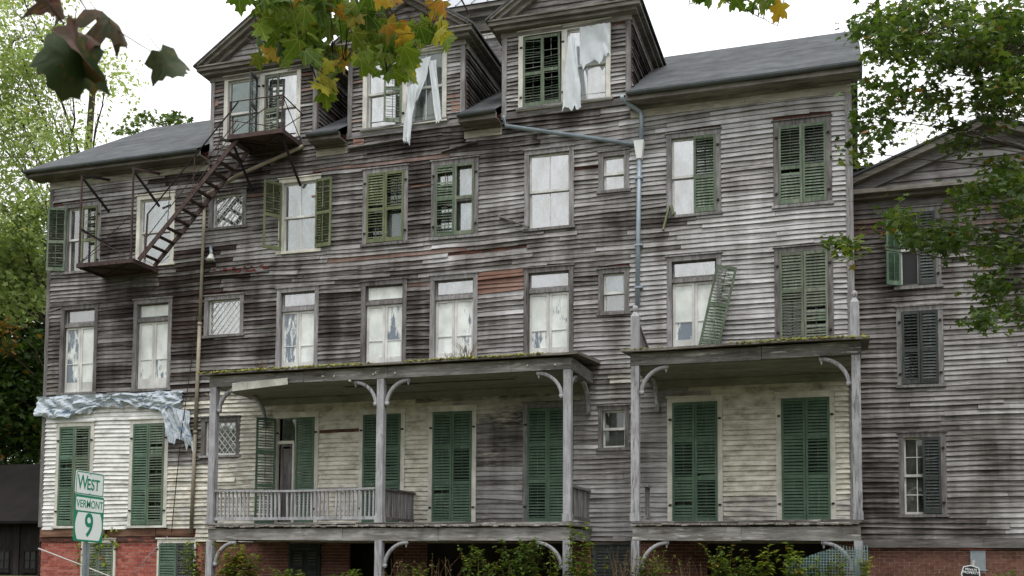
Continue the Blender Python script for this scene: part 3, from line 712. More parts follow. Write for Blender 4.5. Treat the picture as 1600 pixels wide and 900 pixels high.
# ---- dormers
def cheek_tone(x, z): return (random.random(), 0, .55+.3*random.random(), 0)
for di, c in enumerate(DC):
    H0 = DHOLE[di]; hole_in = (H0[0]+.1, H0[1]-.1, H0[2]+.02, H0[3]-.02)
    q = MB(); wall_sheet(q, c-DW, c+DW, 12.44, 14.62, [hole_in], -.012)
    yc = (14.62-EZ)/RS+EY
    for sx in (-1, 1): q.add([(c+sx*DW, -.012, 12.44), (c+sx*DW, -.012, 14.62), (c+sx*DW, yc, 14.62)], [(0, 1, 2)])
    q.add([(c-DT+.2, -.03, 14.75), (c+DT-.2, -.03, 14.75), (c, -.03, 15.95)], [(0, 1, 2)])
    dm = q.build('dormer', 'sheath', house)
    mp = lambda s, o, z: (s, -.014-o, z)
    lst = rows_of_boards(12.66, 14.5, .105, lambda z: (c-DW+.11, c+DW-.11), [H0], mp, lambda x, z: (random.random(), 0, .32+.25*random.random(), .5 if random.random() < .06 else 0), .9, usesag=False)
    for sx in (-1, 1):
        lst += rows_of_boards(12.8, 14.6, .11, lambda z: (.02, (z-EZ)/RS+EY+.1), [], (lambda s, o, z, sx=sx: (c+sx*(DW+o), s, z)), cheek_tone, .8, usesag=False)
    lst += rows_of_boards(14.84, 15.7, .14, lambda z: (c-(15.95-z)/.66+.15, c+(15.95-z)/.66-.15), [], lambda s, o, z: (s, -.035-o, z), lambda x, z: (random.random(), 0, .40+.2*random.random(), .4 if random.random() < .1 else 0), .9, usesag=False)
    emit_boards(lst, dm)
    for sx in (-1, 1):
        q = MB(); q.box(min(c+sx*DW, c+sx*(DW-.12)), max(c+sx*DW, c+sx*(DW-.12)), -.07, .02, 12.5, 14.5, j=.006); q.build('corner_board', 'trim_v', dm)
    boxes('apron_board', 'trim', dm, [(c-DW-.02, c+DW+.02, -.075, -.02, 12.44, 12.60), (c-1.22, c+1.18, -.13, -.02, 12.60, 12.655)], j=.012)
    # horizontal cornice on the front, eaves along both sides
    boxes('cornice', 'cornice', dm, [(c-DW-.03, c+DW+.03, -.09, -.013, 14.48, 14.62), (c-DT+.10, c+DT-.10, -.26, -.012, 14.62, 14.70), (c-DT, c+DT, -.36, -.012, 14.70, 14.79), (c-DT-.02, c+DT+.02, -.40, -.02, 14.79, 14.83)])
    for sx in (-1, 1):
        q = MB()
        def bb(a, b, y0, y1, z0, z1): q.box(min(c+sx*a, c+sx*b), max(c+sx*a, c+sx*b), y0, y1, z0, z1)
        bb(DW+.002, DW+.05, 0, 3.0, 14.40, 14.62); bb(DW, DT-.10, -.012, 3.1, 14.621, 14.70); bb(DW, DT, -.012, 3.3, 14.701, 14.79)
        q.build('side_eave', 'cornice', dm)
    # raking cornice: three stepped mouldings
    apx = 16.08; base = 14.83; sl = (apx-base)/(DT+.02)
    for sx in (-1, 1):
        q = MB()
        for y0, t0, t1 in ((-.42, -.06, .02), (-.34, -.17, -.06), (-.20, -.30, -.17)):
            zl = lambda x: base+sl*(DT+.02-abs(x))
            xa, xb = DT+.03, 0.0
            # clip the lower step where it meets the horizontal cornice
            xa2 = min(xa, DT+.02-max(0, -t0-.01)/sl*0.9)
            p = []
            for (x, t) in ((xa2, t0), (xb, t0), (xb, t1), (xa2, t1)): p.append((c+sx*x, zl(x)+t))
            vs = [(p[0][0], y0, p[0][1]), (p[1][0], y0, p[1][1]), (p[1][0], -.02, p[1][1]), (p[0][0], -.02, p[0][1]), (p[3][0], y0, p[3][1]), (p[2][0], y0, p[2][1]), (p[2][0], -.02, p[2][1]), (p[3][0], -.02, p[3][1])]
            q.hexa(vs)
        q.build('raking_cornice', 'cornice', dm)
    q = MB()
    for sx in (-1, 1):
        for t in (.021, ):
            q.hexa([(c+sx*(DT+.06), -.44, base-.03), (c, -.44, apx+.025), (c, 5.2, apx+.025), (c+sx*(DT+.06), 3.4, base-.03), (c+sx*(DT+.06), -.44, base+.02), (c, -.44, apx+.07), (c, 5.2, apx+.07), (c+sx*(DT+.06), 3.4, base+.02)])
    q.build('dormer_roof', 'roof', dm)
# dormer windows: pairs in one casing
def dormer_pair(i, lkind, rkind):
    x0, x1, z0, z1 = DHOLE[i]; Y = -.012; mid = (x0+x1)/2
    for (a, b, kd) in ((x0, mid+.05, lkind), (mid-.05, x1, rkind)):
        pass
    w1 = window((x0, mid+.057, z0, z1+.1), 'trim_white', **lkind, Y=Y-.02)
    w2 = window((mid-.057+.02, x1, z0, z1+.1), 'trim_white', **rkind, Y=Y-.024)
dormer_pair(0, dict(glass='glass_dark', kind='11', behind='curtain', bspan=(-15.6, -15.2, 12.65, 13.4)), dict(glass='glass_pale', kind='11', behind='curtain'))
dormer_pair(1, dict(glass='glass_pale', kind='11', behind='curtain'), dict(glass='glass_dark', kind='22', behind=None))
dormer_pair(2, dict(glass='glass_dark', kind='none', behind=None), dict(glass='glass_pale', kind='22', behind='plastic'))
x0 = DHOLE[0][0]; mid = (DHOLE[0][0]+DHOLE[0][1])/2
shutter(mid-.13, -1, 12.68, 14.42, .42, Y=-.09, mat='dark', ang=rad(96), rails=(.5,), open_=(0, 1), miss=.1)
shutter(mid+.10, 1, 12.68, 14.42, .44, Y=-.09, mat='pale', ang=rad(4), rails=(.45,), open_=(1,), miss=.25, droop=.2)
mid = (DHOLE[1][0]+DHOLE[1][1])/2
shutter(mid-.06, -1, 12.68, 14.42, .45, Y=-.09, mat='green2', ang=rad(28), rails=(.5,), open_=(0, 1), miss=.1, droop=.15)
x0, x1 = DHOLE[2][:2]; mid = (x0+x1)/2
shutter(x0+.12, 1, 12.68, 14.42, .50, Y=-.07, mat='green2', rails=(.47,), open_=(0, 1), miss=.18, droop=.4)
shutter(mid-.07, -1, 12.68, 14.42, .46, Y=-.07, mat='green2', rails=(.5,), open_=(0, 1), miss=.15, droop=.3, lean=-.02)
# ---- taller block behind the middle dormers
bk = MB(); bk.box(-11.5, -7.2, 5.0, 9.4, 15.2, 18.05); blk = bk.build('rear_block', 'trim', house)
lst = rows_of_boards(15.6, 17.5, .13, lambda z: (-11.4, -7.3), [(-10.45, -9.3, 15.6, 17.42)], lambda s, o, z: (s, 5.0-o, z), lambda x, z: (random.random(), 0, .5, .25 if random.random() < .3 else 0), usesag=False)
emit_boards(lst, blk)
boxes('cornice', 'cornice', blk, [(-11.55, -7.15, 4.9, 4.99, 17.5, 17.85), (-11.7, -7.0, 4.7, 4.99, 17.85, 18.0), (-11.85, -6.85, 4.5, 9.6, 18.0, 18.12)])
q = MB(); q.add([(-11.9, 4.45, 18.13), (-6.8, 4.45, 18.13), (-8.3, 7.2, 20.6), (-10.4, 7.2, 20.6), (-11.9, 9.7, 18.13), (-6.8, 9.7, 18.13)], [(0, 1, 2, 3), (4, 3, 2, 5), (0, 3, 4), (1, 5, 2)])
rf = q.build('metal_roof', 'metal_roof', blk)
for k in range(15):
    x = -11.4+k*.5; top = min(1, (x+11.9)/1.5, (-6.8-x)/1.5)
    if top > .1:
        q = MB(); q.bar((x, 4.45, 18.15), (x, 4.45+2.75*top, 18.15+2.47*top), .025, .04); q.build('roof_seam', 'metal_roof', rf)
window((-10.45, -9.3, 15.7, 17.4), 'trim_white', 'glass_pale', '11', 'curtain', Y=4.99)

# ---- basement brickwork
def bricks(x0, x1, z0, z1, holes, Y, parent, limit, stain_shade, name='brick'):
    lst = []; k = 0; z = z0
    while z < z1-.03:
        x = x0+(.105 if k % 2 else 0)-.2
        while x < x1:
            a, b = max(x, x0), min(x+.2, x1)
            for h in holes:
                if z+.06 > h[2] and z < h[3] and a < h[1] and b > h[0]:
                    if a < h[0]: b = h[0]
                    elif b > h[1]: a = h[1]
                    else: b = a
            if b-a > .02: lst.append((a, b, z, Y+random.uniform(-.004, .006)))
            x += .212
        z += .079; k += 1
    lst.sort(key=lambda t: -t[2])
    cache = {}
    for i, (a, b, z, y) in enumerate(lst[:limit]):
        key = (round(b-a, 2), random.randrange(3))
        if key not in cache:
            q = MB(); w = (b-a)/2; q.box(-w, w, -.05, .02, 0, .067, j=.003, col=(random.random()*.4, 0, stain_shade, 0)); o = q.build(name, 'brick', parent); cache[key] = o.data
        else: o = link(name, cache[key], parent)
        o.location = ((a+b)/2, y, z)
    if len(lst) > limit:
        q = MB()
        for (a, b, z, y) in lst[limit:]: q.box(a, b, y-.05, y+.02, z, z+.067, j=.003, col=(random.random(), 0, stain_shade, 0))
        tag(q.build(name+'work', 'brick', parent), kind='stuff')
BW = [(-20.0, -18.88, .9, 2.2), (-17.55, -16.35, .9, 2.2)]
BW2 = [(-13.6, -12.7, .9, 2.05), (-5.65, -4.72, .9, 2.05)]
VOID = [(-11.9, -10.7, 0, 2.06), (-9.8, -6.2, 0, 2.06), (-3.0, -.35, 0, 2.06)]
q = MB(); wall_sheet(q, XL+.02, XR-.02, 0, 2.25, VOID, .06); base = q.build('basement_wall', 'mortar', house)
bricks(XL+.03, -16.2, 1.02, 2.23, BW, .098, base, 300, 0.0)
bricks(-16.2, XR-.04, 1.02, 2.10, BW2+VOID, .098, base, 0, .6)  # bricks under the porches: stain deepened to paint in the deck's shade
for i, (a, b, c, d) in enumerate(BW+BW2):
    q = MB(); casing(q, a, b, c, d, .06, .02, .02); w_ = q.build('basement_window', 'trim_cream' if i < 2 else 'dark', house)
    hw = (b-a-.12)/2
    mt = 'green2' if i == 0 else ('green' if i == 1 else 'dark')
    shutter(a+.06, 1, c+.05, d-.15, hw-.004, Y=.02, mat=mt, rails=(.5,), open_=() if i else (), rod=False); shutter(b-.06, -1, c+.05, d-.15, hw-.004, Y=.02, mat=mt if i != 1 else 'dark', rails=(.5,), rod=False)

# ------------------------------------------------------------------ porches
def bracket_curve(q, corner, hdir, span, drop, th=.075, wd=.085, n=9, pend=True):
    """curved brace: runs up a post then bends out along hdir under the beam; corner = inner top corner"""
    c = Vector(corner); h = Vector(hdir); side = h.cross(Vector((0, 0, 1))).normalized()*(wd/2)
    inner_, outer_ = [], []
    for i in range(n+1):
        a = math.pi/2*i/n
        x, z = span*(1-math.cos(a)), -drop+drop*math.sin(a)
        x2, z2 = (span)*(1-math.cos(a)*(1-th/span)), -drop+(drop-th)*math.sin(a)
        inner_.append(c+h*x+Vector((0, 0, z))); outer_.append(c+h*x2+Vector((0, 0, z2)))
    vs = []
    for a, b in zip(inner_, outer_): vs += [a-side, a+side, b+side, b-side]
    fs = [(i*4+t, i*4+(t+1) % 4, (i+1)*4+(t+1) % 4, (i+1)*4+t) for i in range(n) for t in range(4)]+[(3, 2, 1, 0), (n*4, n*4+1, n*4+2, n*4+3)]
    q.add(vs, fs)
    if pend:
        for p in (c+h*(span-.05)+Vector((0, 0, -th-.0)),):
            q.tube([p, p+Vector((0, 0, -.03)), p+Vector((0, 0, -.06)), p+Vector((0, 0, -.085))], .034, 7, .012)
        p = c+Vector((0, 0, -drop)); q.hexa([p-side*1.15, p+side*1.15, p+side*1.15+h*.08, p-side*1.15+h*.08, p-side*1.15+Vector((0, 0, .09)), p+side*1.15+Vector((0, 0, .09)), p+side*1.15+h*.1+Vector((0, 0, .09)), p-side*1.15+h*.1+Vector((0, 0, .09))])
PY = -2.0
def porch(label, x0, x1, posts, rails, siderails, upper, lower, wallbr, group):
    t = thing('porch', ((x0+x1)/2, PY, gz(PY)), label, 'porch')
    t['group'] = group
    # posts
    for i, x in enumerate(posts):
        q = MB(); s = .085
        lean = random.uniform(-.012, .012)
        for za, zb_ in ((.9, 2.08), (2.49, 5.79)):
            q.hexa([(x-s+lean*0, PY-s, za), (x+s, PY-s, za), (x+s, PY+s, za), (x-s, PY+s, za), (x-s+lean, PY-s, zb_), (x+s+lean, PY-s, zb_), (x+s+lean, PY+s, zb_), (x-s+lean, PY+s, zb_)])
        q.box(x-.10, x+.10, PY-.10, PY+.10, 2.49, 2.66, j=.004)
        p = q.build('post', 'post', t)
    # deck beam, apron, boards
    q = MB(); x = x0
    while x < x1-.05:
        e = min(x1, x+random.uniform(2.2, 3.8)); e = x1 if x1-e < .9 else e
        q.box(x, e-.005, PY-.06, PY+.06, 2.085+random.uniform(-.01, .01), 2.36, j=.012); x = e
    q.box(x0, x0+.1, PY+.062, -.05, 2.1, 2.35); q.box(x1-.1, x1, PY+.062, -.05, 2.1, 2.35)
    for xx in np.arange(x0+.8, x1-.3, .8): q.box(xx-.03, xx+.03, PY+.062, -.05, 2.18, 2.395)
    q.build('deck_beam', 'beam', t)
    n = int((x1-x0+.1)/.135)
    for k in range(n):
        xa = x0-.05+k*.135; o_ = random.uniform(-.03, .05); dz = random.uniform(-.012, .012)
        q = MB(); q.box(xa+.004, xa+.131, PY-.14+o_, -.06, 2.40+dz, 2.435+dz, j=.004); q.build('deck_board', 'deck', t)
    q = MB(); x = x0-.02
    while x < x1:
        e = min(x1+.02, x+random.uniform(1.2, 2.8)); e = x1+.02 if x1-e < .5 else e
        dz = random.uniform(-.012, .012); q.box(x, e-.01, PY-.10, PY-.03, 2.445+dz, 2.49+dz, j=.012); x = e
    q.build('deck_edging', 'beam', t)
    # roof: beam, ceiling planks, deck with moss
    q = MB(); x = x0-.05
    while x < x1+.04:
        e = min(x1+.05, x+random.uniform(2.0, 3.4)); e = x1+.05 if x1-e < .9 else e
        q.box(x, e-.004, PY-.09, PY+.06, 5.80+random.uniform(-.012, .012), 6.06, j=.010); x = e
    q.box(x0-.05, x0+.08, PY+.063, -.04, 5.80, 6.06, j=.006); q.box(x1-.08, x1+.05, PY+.063, -.04, 5.80, 6.06, j=.006)
    q.build('roof_beam', 'beam', t)
    npl = 9; w = (-.04-(PY+.06))/npl
    for k in range(npl):
        y = PY+.065+k*w; xa = x0+.085
        while xa < x1-.1:
            e = min(x1-.085, xa+random.uniform(2.5, 5)); e = x1-.085 if x1-e < 1.2 else e
            if random.random() > .05:
                s_ = random.uniform(0, .03)*(random.random() < .3)
                q = MB(); q.hexa([(xa, y, 5.80), (e-.004, y, 5.80-s_), (e-.004, y+w-.006, 5.80-s_), (xa, y+w-.006, 5.80), (xa, y, 5.825), (e-.004, y, 5.825), (e-.004, y+w-.006, 5.825), (xa, y+w-.006, 5.825)]); q.build('ceiling_plank', 'ceil', t)
            xa = e
    boxes('frieze_board', 'ceil', t, [(x0+.1, x1-.1, -.075, -.035, 5.62, 5.79)])
    q = MB(); n = 26; vs = []
    for i in range(n+1):
        x = x0-.22+(x1-x0+.44)*i/n; wv = (vn(x*.8, 2, 51)-.5)*.05; oy = (vn(x*1.9, 5, 52)-.5)*.07
        vs += [(x, PY-.27+oy, 6.075+wv), (x, PY-.27+oy, 6.125+wv), (x, -.03, 6.36), (x, -.03, 6.27)]
    q.add(vs, [(i*4+a, i*4+(a+1) % 4, i*4+4+(a+1) % 4, i*4+4+a) for i in range(n) for a in range(4)]+[(3, 2, 1, 0), (n*4, n*4+1, n*4+2, n*4+3)])
    q.build('roof_deck', 'cornice', t)
    q = MB()
    for k in range(int(2600*(x1-x0)/9)):
        x = random.uniform(x0-.2, x1+.15); dn = vn(x*.7, 1, 61)
        if random.random() > (dn-.22)*2.0: continue
        wv = (vn(x*.8, 2, 51)-.5)*.05; oy = (vn(x*1.9, 5, 52)-.5)*.07
        p = Vector((x, PY-.27+oy+random.uniform(-.015, .12), 6.125+wv+random.uniform(-.02, .015))); r = random.uniform(.012, .045)
        cl = (random.random(), 0, .8 if random.random() < .15 else 0, 0)
        ring = [p+Vector((r*math.cos(a)*random.uniform(.7, 1.3), r*math.sin(a)*random.uniform(.5, .9), random.uniform(-.02, .01))) for a in np.linspace(0, 6.28, 6)[:-1]]
        q.add(ring+[p+Vector((0, 0, r*.9))], [(a, (a+1) % 5, 5) for a in range(5)], cl)
    if q.v: tag(q.build('moss', 'moss', t), kind='stuff')
    # brackets
    for (x, d) in upper:
        q = MB(); s = .09*d[0] if d[0] else 0; s2 = .09*d[1] if d[1] else 0
        bracket_curve(q, (x+s, PY+s2, 5.79), (d[0], d[1], 0), .62, .62); q.build('bracket', 'post', t, True)
    for x in wallbr:
        q = MB(); bracket_curve(q, (x, -.06, 5.79), (0, -1, 0), .62, .72, pend=False); q.build('bracket', 'post', t, True)
    for (x, d) in lower:
        q = MB(); bracket_curve(q, (x+.09*d[0], PY, 2.08), (d[0], 0, 0), .62, .62); q.build('bracket', 'post', t, True)
    # railings
    for (a, b, gap) in rails:
        q = MB(); nn = 8
        for i in range(nn):
            u0, u1 = i/nn, (i+1)/nn; sg = lambda u: -.035*math.sin(math.pi*u)
            q.bar((a+(b-a)*u0, PY, 3.28+sg(u0)), (a+(b-a)*u1, PY, 3.28+sg(u1)), .11, .05)
        rl = q.build('railing', 'post', t)
        q = MB(); q.bar((a, PY, 2.60), (b, PY, 2.60), .06, .07); q.build('bottom_rail', 'post', rl)
        n = int((b-a)/.105)
        for k in range(n):
            if random.random() < gap: continue
            x = a+(b-a)*(k+.5)/n; o_ = random.uniform(-.01, .01)
            q = MB(); q.hexa([(x-.02, PY-.02, 2.635), (x+.02, PY-.02, 2.635), (x+.02, PY+.02, 2.635), (x-.02, PY+.02, 2.635), (x-.02+o_, PY-.02, 3.255-.035*math.sin(math.pi*(k+.5)/n)), (x+.02+o_, PY-.02, 3.255-.035*math.sin(math.pi*(k+.5)/n)), (x+.02+o_, PY+.02, 3.255-.035*math.sin(math.pi*(k+.5)/n)), (x-.02+o_, PY+.02, 3.255-.035*math.sin(math.pi*(k+.5)/n))])
            q.build('baluster', 'post', rl)
    for (x, y0, y1) in siderails:
        q = MB(); q.bar((x, y0, 3.28), (x, y1, 3.28), .11, .05); rl = q.build('railing', 'trim_v', t)
        q = MB(); q.bar((x, y0, 2.60), (x, y1, 2.60), .06, .07); q.build('bottom_rail', 'trim_v', rl)
        n = max(2, int((y1-y0)/.105))
        for k in range(n):
            y = y0+(y1-y0)*(k+.5)/n; q = MB(); q.box(x-.02, x+.02, y-.02, y+.02, 2.635, 3.255); q.build('baluster', 'trim_v', rl)
    return t
P1 = porch('long porch with railing and mossy sagging roof, below four white french windows', -14.62, -5.67, [-14.57, -10.14, -5.72], [(-14.47, -10.25, .06)], [(-10.14, PY+.1, -.06), (-5.72, PY+.1, -.06)],
           [(-14.57, (1, 0)), (-10.14, (-1, 0)), (-10.14, (1, 0)), (-5.72, (-1, 0)), (-5.72, (0, 1))], [(-14.57, (1, 0)), (-10.14, (1, 0)), (-5.72, (-1, 0))], [-14.3, -5.72], 'porches along the front of the house')
P2 = porch('shorter porch before two green shuttered doors, with newel posts standing on its roof', -4.29, .28, [-4.24, .23], [], [(-4.12, -1.5, -1.0)],
           [(-4.24, (1, 0)), (.23, (-1, 0))], [(-4.24, (1, 0)), (.23, (-1, 0))], [-4.1], 'porches along the front of the house')
# white peeling fascia on the left end of the long porch, pale lamp holders under its beam
q = MB(); n = 8; vs = []
for i in range(n+1):
    u = i/n; x = -14.0+1.5*u; vs += [(x, PY-.13, 5.66+.10*u), (x, PY-.16+.03*vn(x*4, 1, 3), 5.83+.06*u+.03*vn(x*3, 0, 5)), (x, PY-.12, 5.86+.06*u)]
q.add(vs, [(i*3+a, i*3+3+a, i*3+4+a, i*3+1+a) for i in range(n) for a in range(2)]); q.build('loose_fascia', 'trim_white', P1)
for px, py in ((547, 595), (505, 588), (523, 588), (588, 583), (584, 585), (618, 583), (825, 571), (868, 570)):
    p = on(px, py, PY-.1); q = MB(); q.tube([p+Vector((0, .03, 0)), p+Vector((0, -.02, 0)), p+Vector((0, -.045, -.008)), p+Vector((0, -.055, -.01))], .03, 8, .012); q.build('porcelain_knob', 'lamp', P1, True)
# posts that stood in the balustrade above the short porch
for x in (-4.24, .22):
    q = MB(); q.box(x-.085, x+.085, PY-.085, PY+.085, 6.10, 6.86, j=.004)
    q.add([(x-.085, PY-.085, 6.86), (x+.085, PY-.085, 6.86), (x+.085, PY+.085, 6.86), (x-.085, PY+.085, 6.86), (x, PY, 7.02)], [(0, 1, 4), (1, 2, 4), (2, 3, 4), (3, 0, 4)])
    nw = q.build('newel_post', 'post', P2)
    q = MB(); q.tube([(x, PY, 6.96), (x, PY, 6.985), (x, PY, 7.02), (x, PY, 7.06), (x, PY, 7.09), (x, PY, 7.11)], .03, 8, .03)
    for k in range(6):
        s = (.03, .045, .06, .062, .048, .015)[k]
        for t_ in range(8):
            v = q.v[k*8+t_]; q.v[k*8+t_] = (x+(v[0]-x)/.03*s, PY+(v[1]-PY)/.03*s, v[2])
    q.build('finial', 'post', nw, True)
q = MB(); q.bar((-4.24, PY+.09, 6.85), (-4.24, -.55, 6.45), .07, .06)
for k in range(10):
    y = PY+.2+k*.13; q.box(-4.26, -4.22, y-.02, y+.02, 6.2, 6.82-(y-PY)*.28)
q.build('balustrade_remnant', 'trim_v', P2)

# dead grass rooted in the moss of the long porch roof
def stalks(name, base, n, h, spread, label, cat, mat='dry', leafy=0, leafmat='weed', lsz=.07, orange=.1, tone=(0, 1), group=None, lean=.25, hang=False):
    t = thing(name, base, label, cat, group); q = MB(); ql = MB()
    for i in range(n):
        b = Vector(base)+Vector((random.uniform(-spread, spread), random.uniform(-spread, spread)*.5, 0)); hh = h*random.uniform(.72, 1.14)
        dx, dy = random.gauss(0, lean)*hh, random.gauss(0, lean)*hh*.7
        pts = [b+Vector((dx*u*u, dy*u*u, hh*u*(1-.12*u))) for u in (0, .33, .66, 1)]
        q.tube(pts, .005 if not leafy else .007, 4, .002, col=(random.random(), 0, 0, 0))
        for k in range(leafy):
            u = random.uniform(.12, 1.02); p = b+Vector((dx*u*u, dy*u*u, hh*u*(1-.12*u)))
            az = random.uniform(0, 6.28); L = lsz*1.25*random.uniform(.6, 1.3)*(1.2-.4*u); out_ = Vector((math.cos(az), math.sin(az), random.uniform(-.5, .5))).normalized()
            sdv = out_.cross(Vector((0, 0, 1))).normalized()*L*.33; tip = p+out_*L; mid_ = p+out_*L*.5+Vector((0, 0, L*.08))
            ql.add([p, mid_-sdv, tip+Vector((0, 0, -L*.1)), mid_+sdv], [(0, 1, 2, 3)], (random.uniform(*tone), 0, random.random() < orange and random.random() or 0.0, 0))
    q.build('stem', mat, t)
    if ql.v: tag(ql.build('foliage', leafmat, t), kind='stuff')
    return t
for px, n, h, lab in ((728, 34, .42, 'clump of dry reddish grass growing on the porch roof below the third french window'), (702, 16, .22, 'short dry tuft on the porch roof edge, beside the taller dry clump'), (408, 14, .28, 'dry straw tuft at the sagging corner of the long porch roof')):
    p = on(px, 566 if px > 500 else 592, PY-.2); p.z = 6.12; stalks('dry_grass', p, n, h, .16 if px == 728 else .1, lab, 'grass', leafy=0, lean=.45)

# ------------------------------------------------------------------ fire escape
fe = thing('fire_escape', (-16.5, -.6, 9.4), 'rusty iron fire escape with two platforms and a steep stair on the left facade', 'fire escape')
def platform(x0, x1, z, name):
    q = MB(); q.box(x0, x1, -1.1, -.02, z, z+.035); o = q.build(name, 'rust', fe)
    q = MB()
    for y in (-1.1, -.02): q.box(x0-.02, x1+.02, y-.02, y+.02, z-.06, z+.05)
    for x in (x0, x1): q.box(x-.022, x+.022, -1.08, -.04, z-.061, z+.052)
    q.bar((x0, -1.05, z-.03), (x1, -.06, z-.03), .03, .03); q.bar((x0, -.06, z-.032), (x1, -1.05, z-.032), .03, .03)
    q.build('platform_frame', 'rust', o)
    return o
ZU, ZL = 12.42, 9.45
platform(-14.95, -13.4, ZU, 'upper_platform'); platform(-19.5, -17.75, ZL, 'lower_platform')
def rod(name, a, b, r=.016, mat='rust', w=None):
    q = MB(); q.tube([a, b], r, 6) if w is None else q.bar(a, b, w, w); return q.build(name, mat, fe)
for (ya, yb, z) in ((-1.05, -1.05, ZU),): 
    for x in (-14.93, -13.42): rod('baluster_post', (x, -1.08, z), (x, -1.08, z+.95), w=.035)
    rod('handrail', (-14.93, -1.08, z+.93), (-13.42, -1.08, z+.93)); rod('cross_rod', (-14.93, -1.08, z+.05), (-13.42, -1.08, z+.93), .012); rod('cross_rod', (-14.93, -1.08, z+.45), (-13.42, -1.08, z+.08), .012)
    rod('handrail', (-13.42, -1.08, z+.93), (-13.42, -.02, z+.85)); rod('cross_rod', (-13.42, -1.08, z+.93), (-13.42, -.02, z+.05), .012); rod('cross_rod', (-13.42, -1.08, z+.05), (-13.42, -.02, z+.85), .012)
for x in (-14.93, -13.5): rod('strut', (x, -1.0, ZU-.02), (x+.05, -.02, ZU-1.05), w=.05, mat='iron')
rod('beam_arm', (-15.2, -1.09, ZU-.02), (-14.2, -.5, ZU-.10), w=.06, mat='iron')
# lower platform: hangers from wall brackets of a vanished landing
for x in (-19.46, -17.82):
    rod('hanger_post', (x, -1.08, ZL), (x, -1.08, 11.9), w=.04); rod('bracket_arm', (x, -1.1, 11.92), (x+.05, -.0, 12.16), w=.055, mat='iron' if x < -19 else 'rust')
    rod('strut', (x, -1.06, 11.86), (x+.05, -.02, 11.25), w=.05, mat='iron')
rod('strut', (-19.46, -1.06, 10.45), (-19.3, -.02, 10.25), w=.045, mat='iron')
rod('cross_rod', (-19.46, -1.08, ZL+.05), (-17.82, -1.08, ZL+1.25), .011); rod('cross_rod', (-19.46, -1.08, ZL+.95), (-17.82, -1.08, ZL+.06), .011); rod('cross_rod', (-19.46, -1.08, ZL+.05), (-18.6, -1.08, ZL+.5), .011)
# stair
sa, sb = Vector((-17.62, 0, ZL+.02)), Vector((-14.72, 0, ZU-.02))
for y in (-1.02, -.38):
    q = MB(); q.bar(sa+Vector((0, y, 0)), sb+Vector((0, y, 0)), .03, .115); q.build('stringer', 'rust', fe)
nst = 13
for k in range(nst):
    p = sa.lerp(sb, (k+.6)/nst); q = MB(); q.box(p.x-.075, p.x+.075, -1.0, -.40, p.z-.012, p.z+.010); q.build('tread', 'rust', fe)
d = Vector((0, 0, .95))
rod('stair_handrail', sa+Vector((.25, -1.04, 1.2)), sb+Vector((0, -1.04, .95)), .02, 'iron'); rod('stair_post', sa+Vector((.2, -1.04, 0)), sa+Vector((.25, -1.04, 1.2)), w=.035)
rod('stair_rail', sa+Vector((.22, -1.04, .55)), sb+Vector((0, -1.04, .5)), .012); rod('stair_rail', sa+Vector((.1, -.36, .8)), sb+Vector((-.4, -.36, .7)), .012)
for u in (.3, .55, .8): rod('stair_post', sa.lerp(sb, u)+Vector((0, -1.04, 0)), sa.lerp(sb, u)+Vector((.05, -1.04, 1.15-.2*u)), .011)

# ------------------------------------------------------------------ pipes, lamp, cables
t = thing('downspout', (-4.53, -.1, 7.5), 'blue-grey downspout with white hopper running down beside the small windows', 'downspout')
q = MB(); q.tube([(-7.81, -.30, 12.42), (-7.80, -.12, 12.25), (-4.62, -.12, 11.42)], .05, 8)
q.build('cross_pipe', 'pipe', t, True)
q = MB(); q.tube([(-4.83, -.56, 12.42), (-4.82, -.48, 12.36), (-4.50, -.14, 12.20), (-4.45, -.12, 12.12), (-4.46, -.12, 11.46)], .052, 8); q.build('upper_pipe', 'pipe', t, True)
q = MB(); q.tube([(-4.50, -.12, 11.2), (-4.53, -.12, 9.4), (-4.55, -.12, 7.55)], .055, 8); q.build('lower_pipe', 'pipe', t, True)
for z in (10.6, 9.0, 8.0): q = MB(); q.box(-4.61, -4.43, -.18, -.02, z-.02, z+.02); q.build('strap', 'pipe', t)
q = MB(); q.hexa([(-4.56, -.19, 11.05), (-4.44, -.19, 11.05), (-4.44, -.05, 11.05), (-4.56, -.05, 11.05), (-4.62, -.25, 11.46), (-4.38, -.25, 11.46), (-4.38, -.03, 11.46), (-4.62, -.03, 11.46)]); q.build('hopper', 'hopper', t)
t = thing('conduit_pipe', (-16.42, -.09, 2.3), 'tall tan conduit pipe climbing the facade beside the diamond-paned windows', 'pipe')
for a, b in ((2.32, 5.0), (5.02, 7.9), (7.92, 11.2)):
    x = lambda z: -16.44+.16*(z-2.3)/9
    q = MB(); q.tube([(x(a), -.10, a), (x(b), -.10, b)], .052 if a < 7 else .045, 8); q.build('pipe_length', 'conduit', t, True)
    q = MB(); q.tube([(x(b), -.10, b-.05), (x(b), -.10, b+.03)], .062, 8); q.build('coupling', 'conduit', t, True)
q = MB(); q.tube([(-16.28, -.10, 11.2), (-16.28, -.12, 11.27), (-16.25, -.2, 11.32), (-16.2, -.26, 11.28)], .055, 8); q.build('weatherhead', 'lamp', t, True)
q = MB(); q.tube([(-16.25, -.2, 11.3), (-15.2, -.25, 11.75), (-13.3, -.2, 12.35)], .05, 8); q.build('cross_pipe', 'conduit', t, True)
t = thing('flood_lamp', on(332, 400, -.12), 'white flood lamp on a wall bracket beside the tan conduit pipe', 'lamp')
p = on(330, 393, -.14); q = MB(); q.tube([p+Vector((-.02, .1, .12)), p+Vector((-.02, 0, .12)), p, p+Vector((.02, -.02, -.1))], .04, 8, .05); q.build('socket', 'galv', t, True)
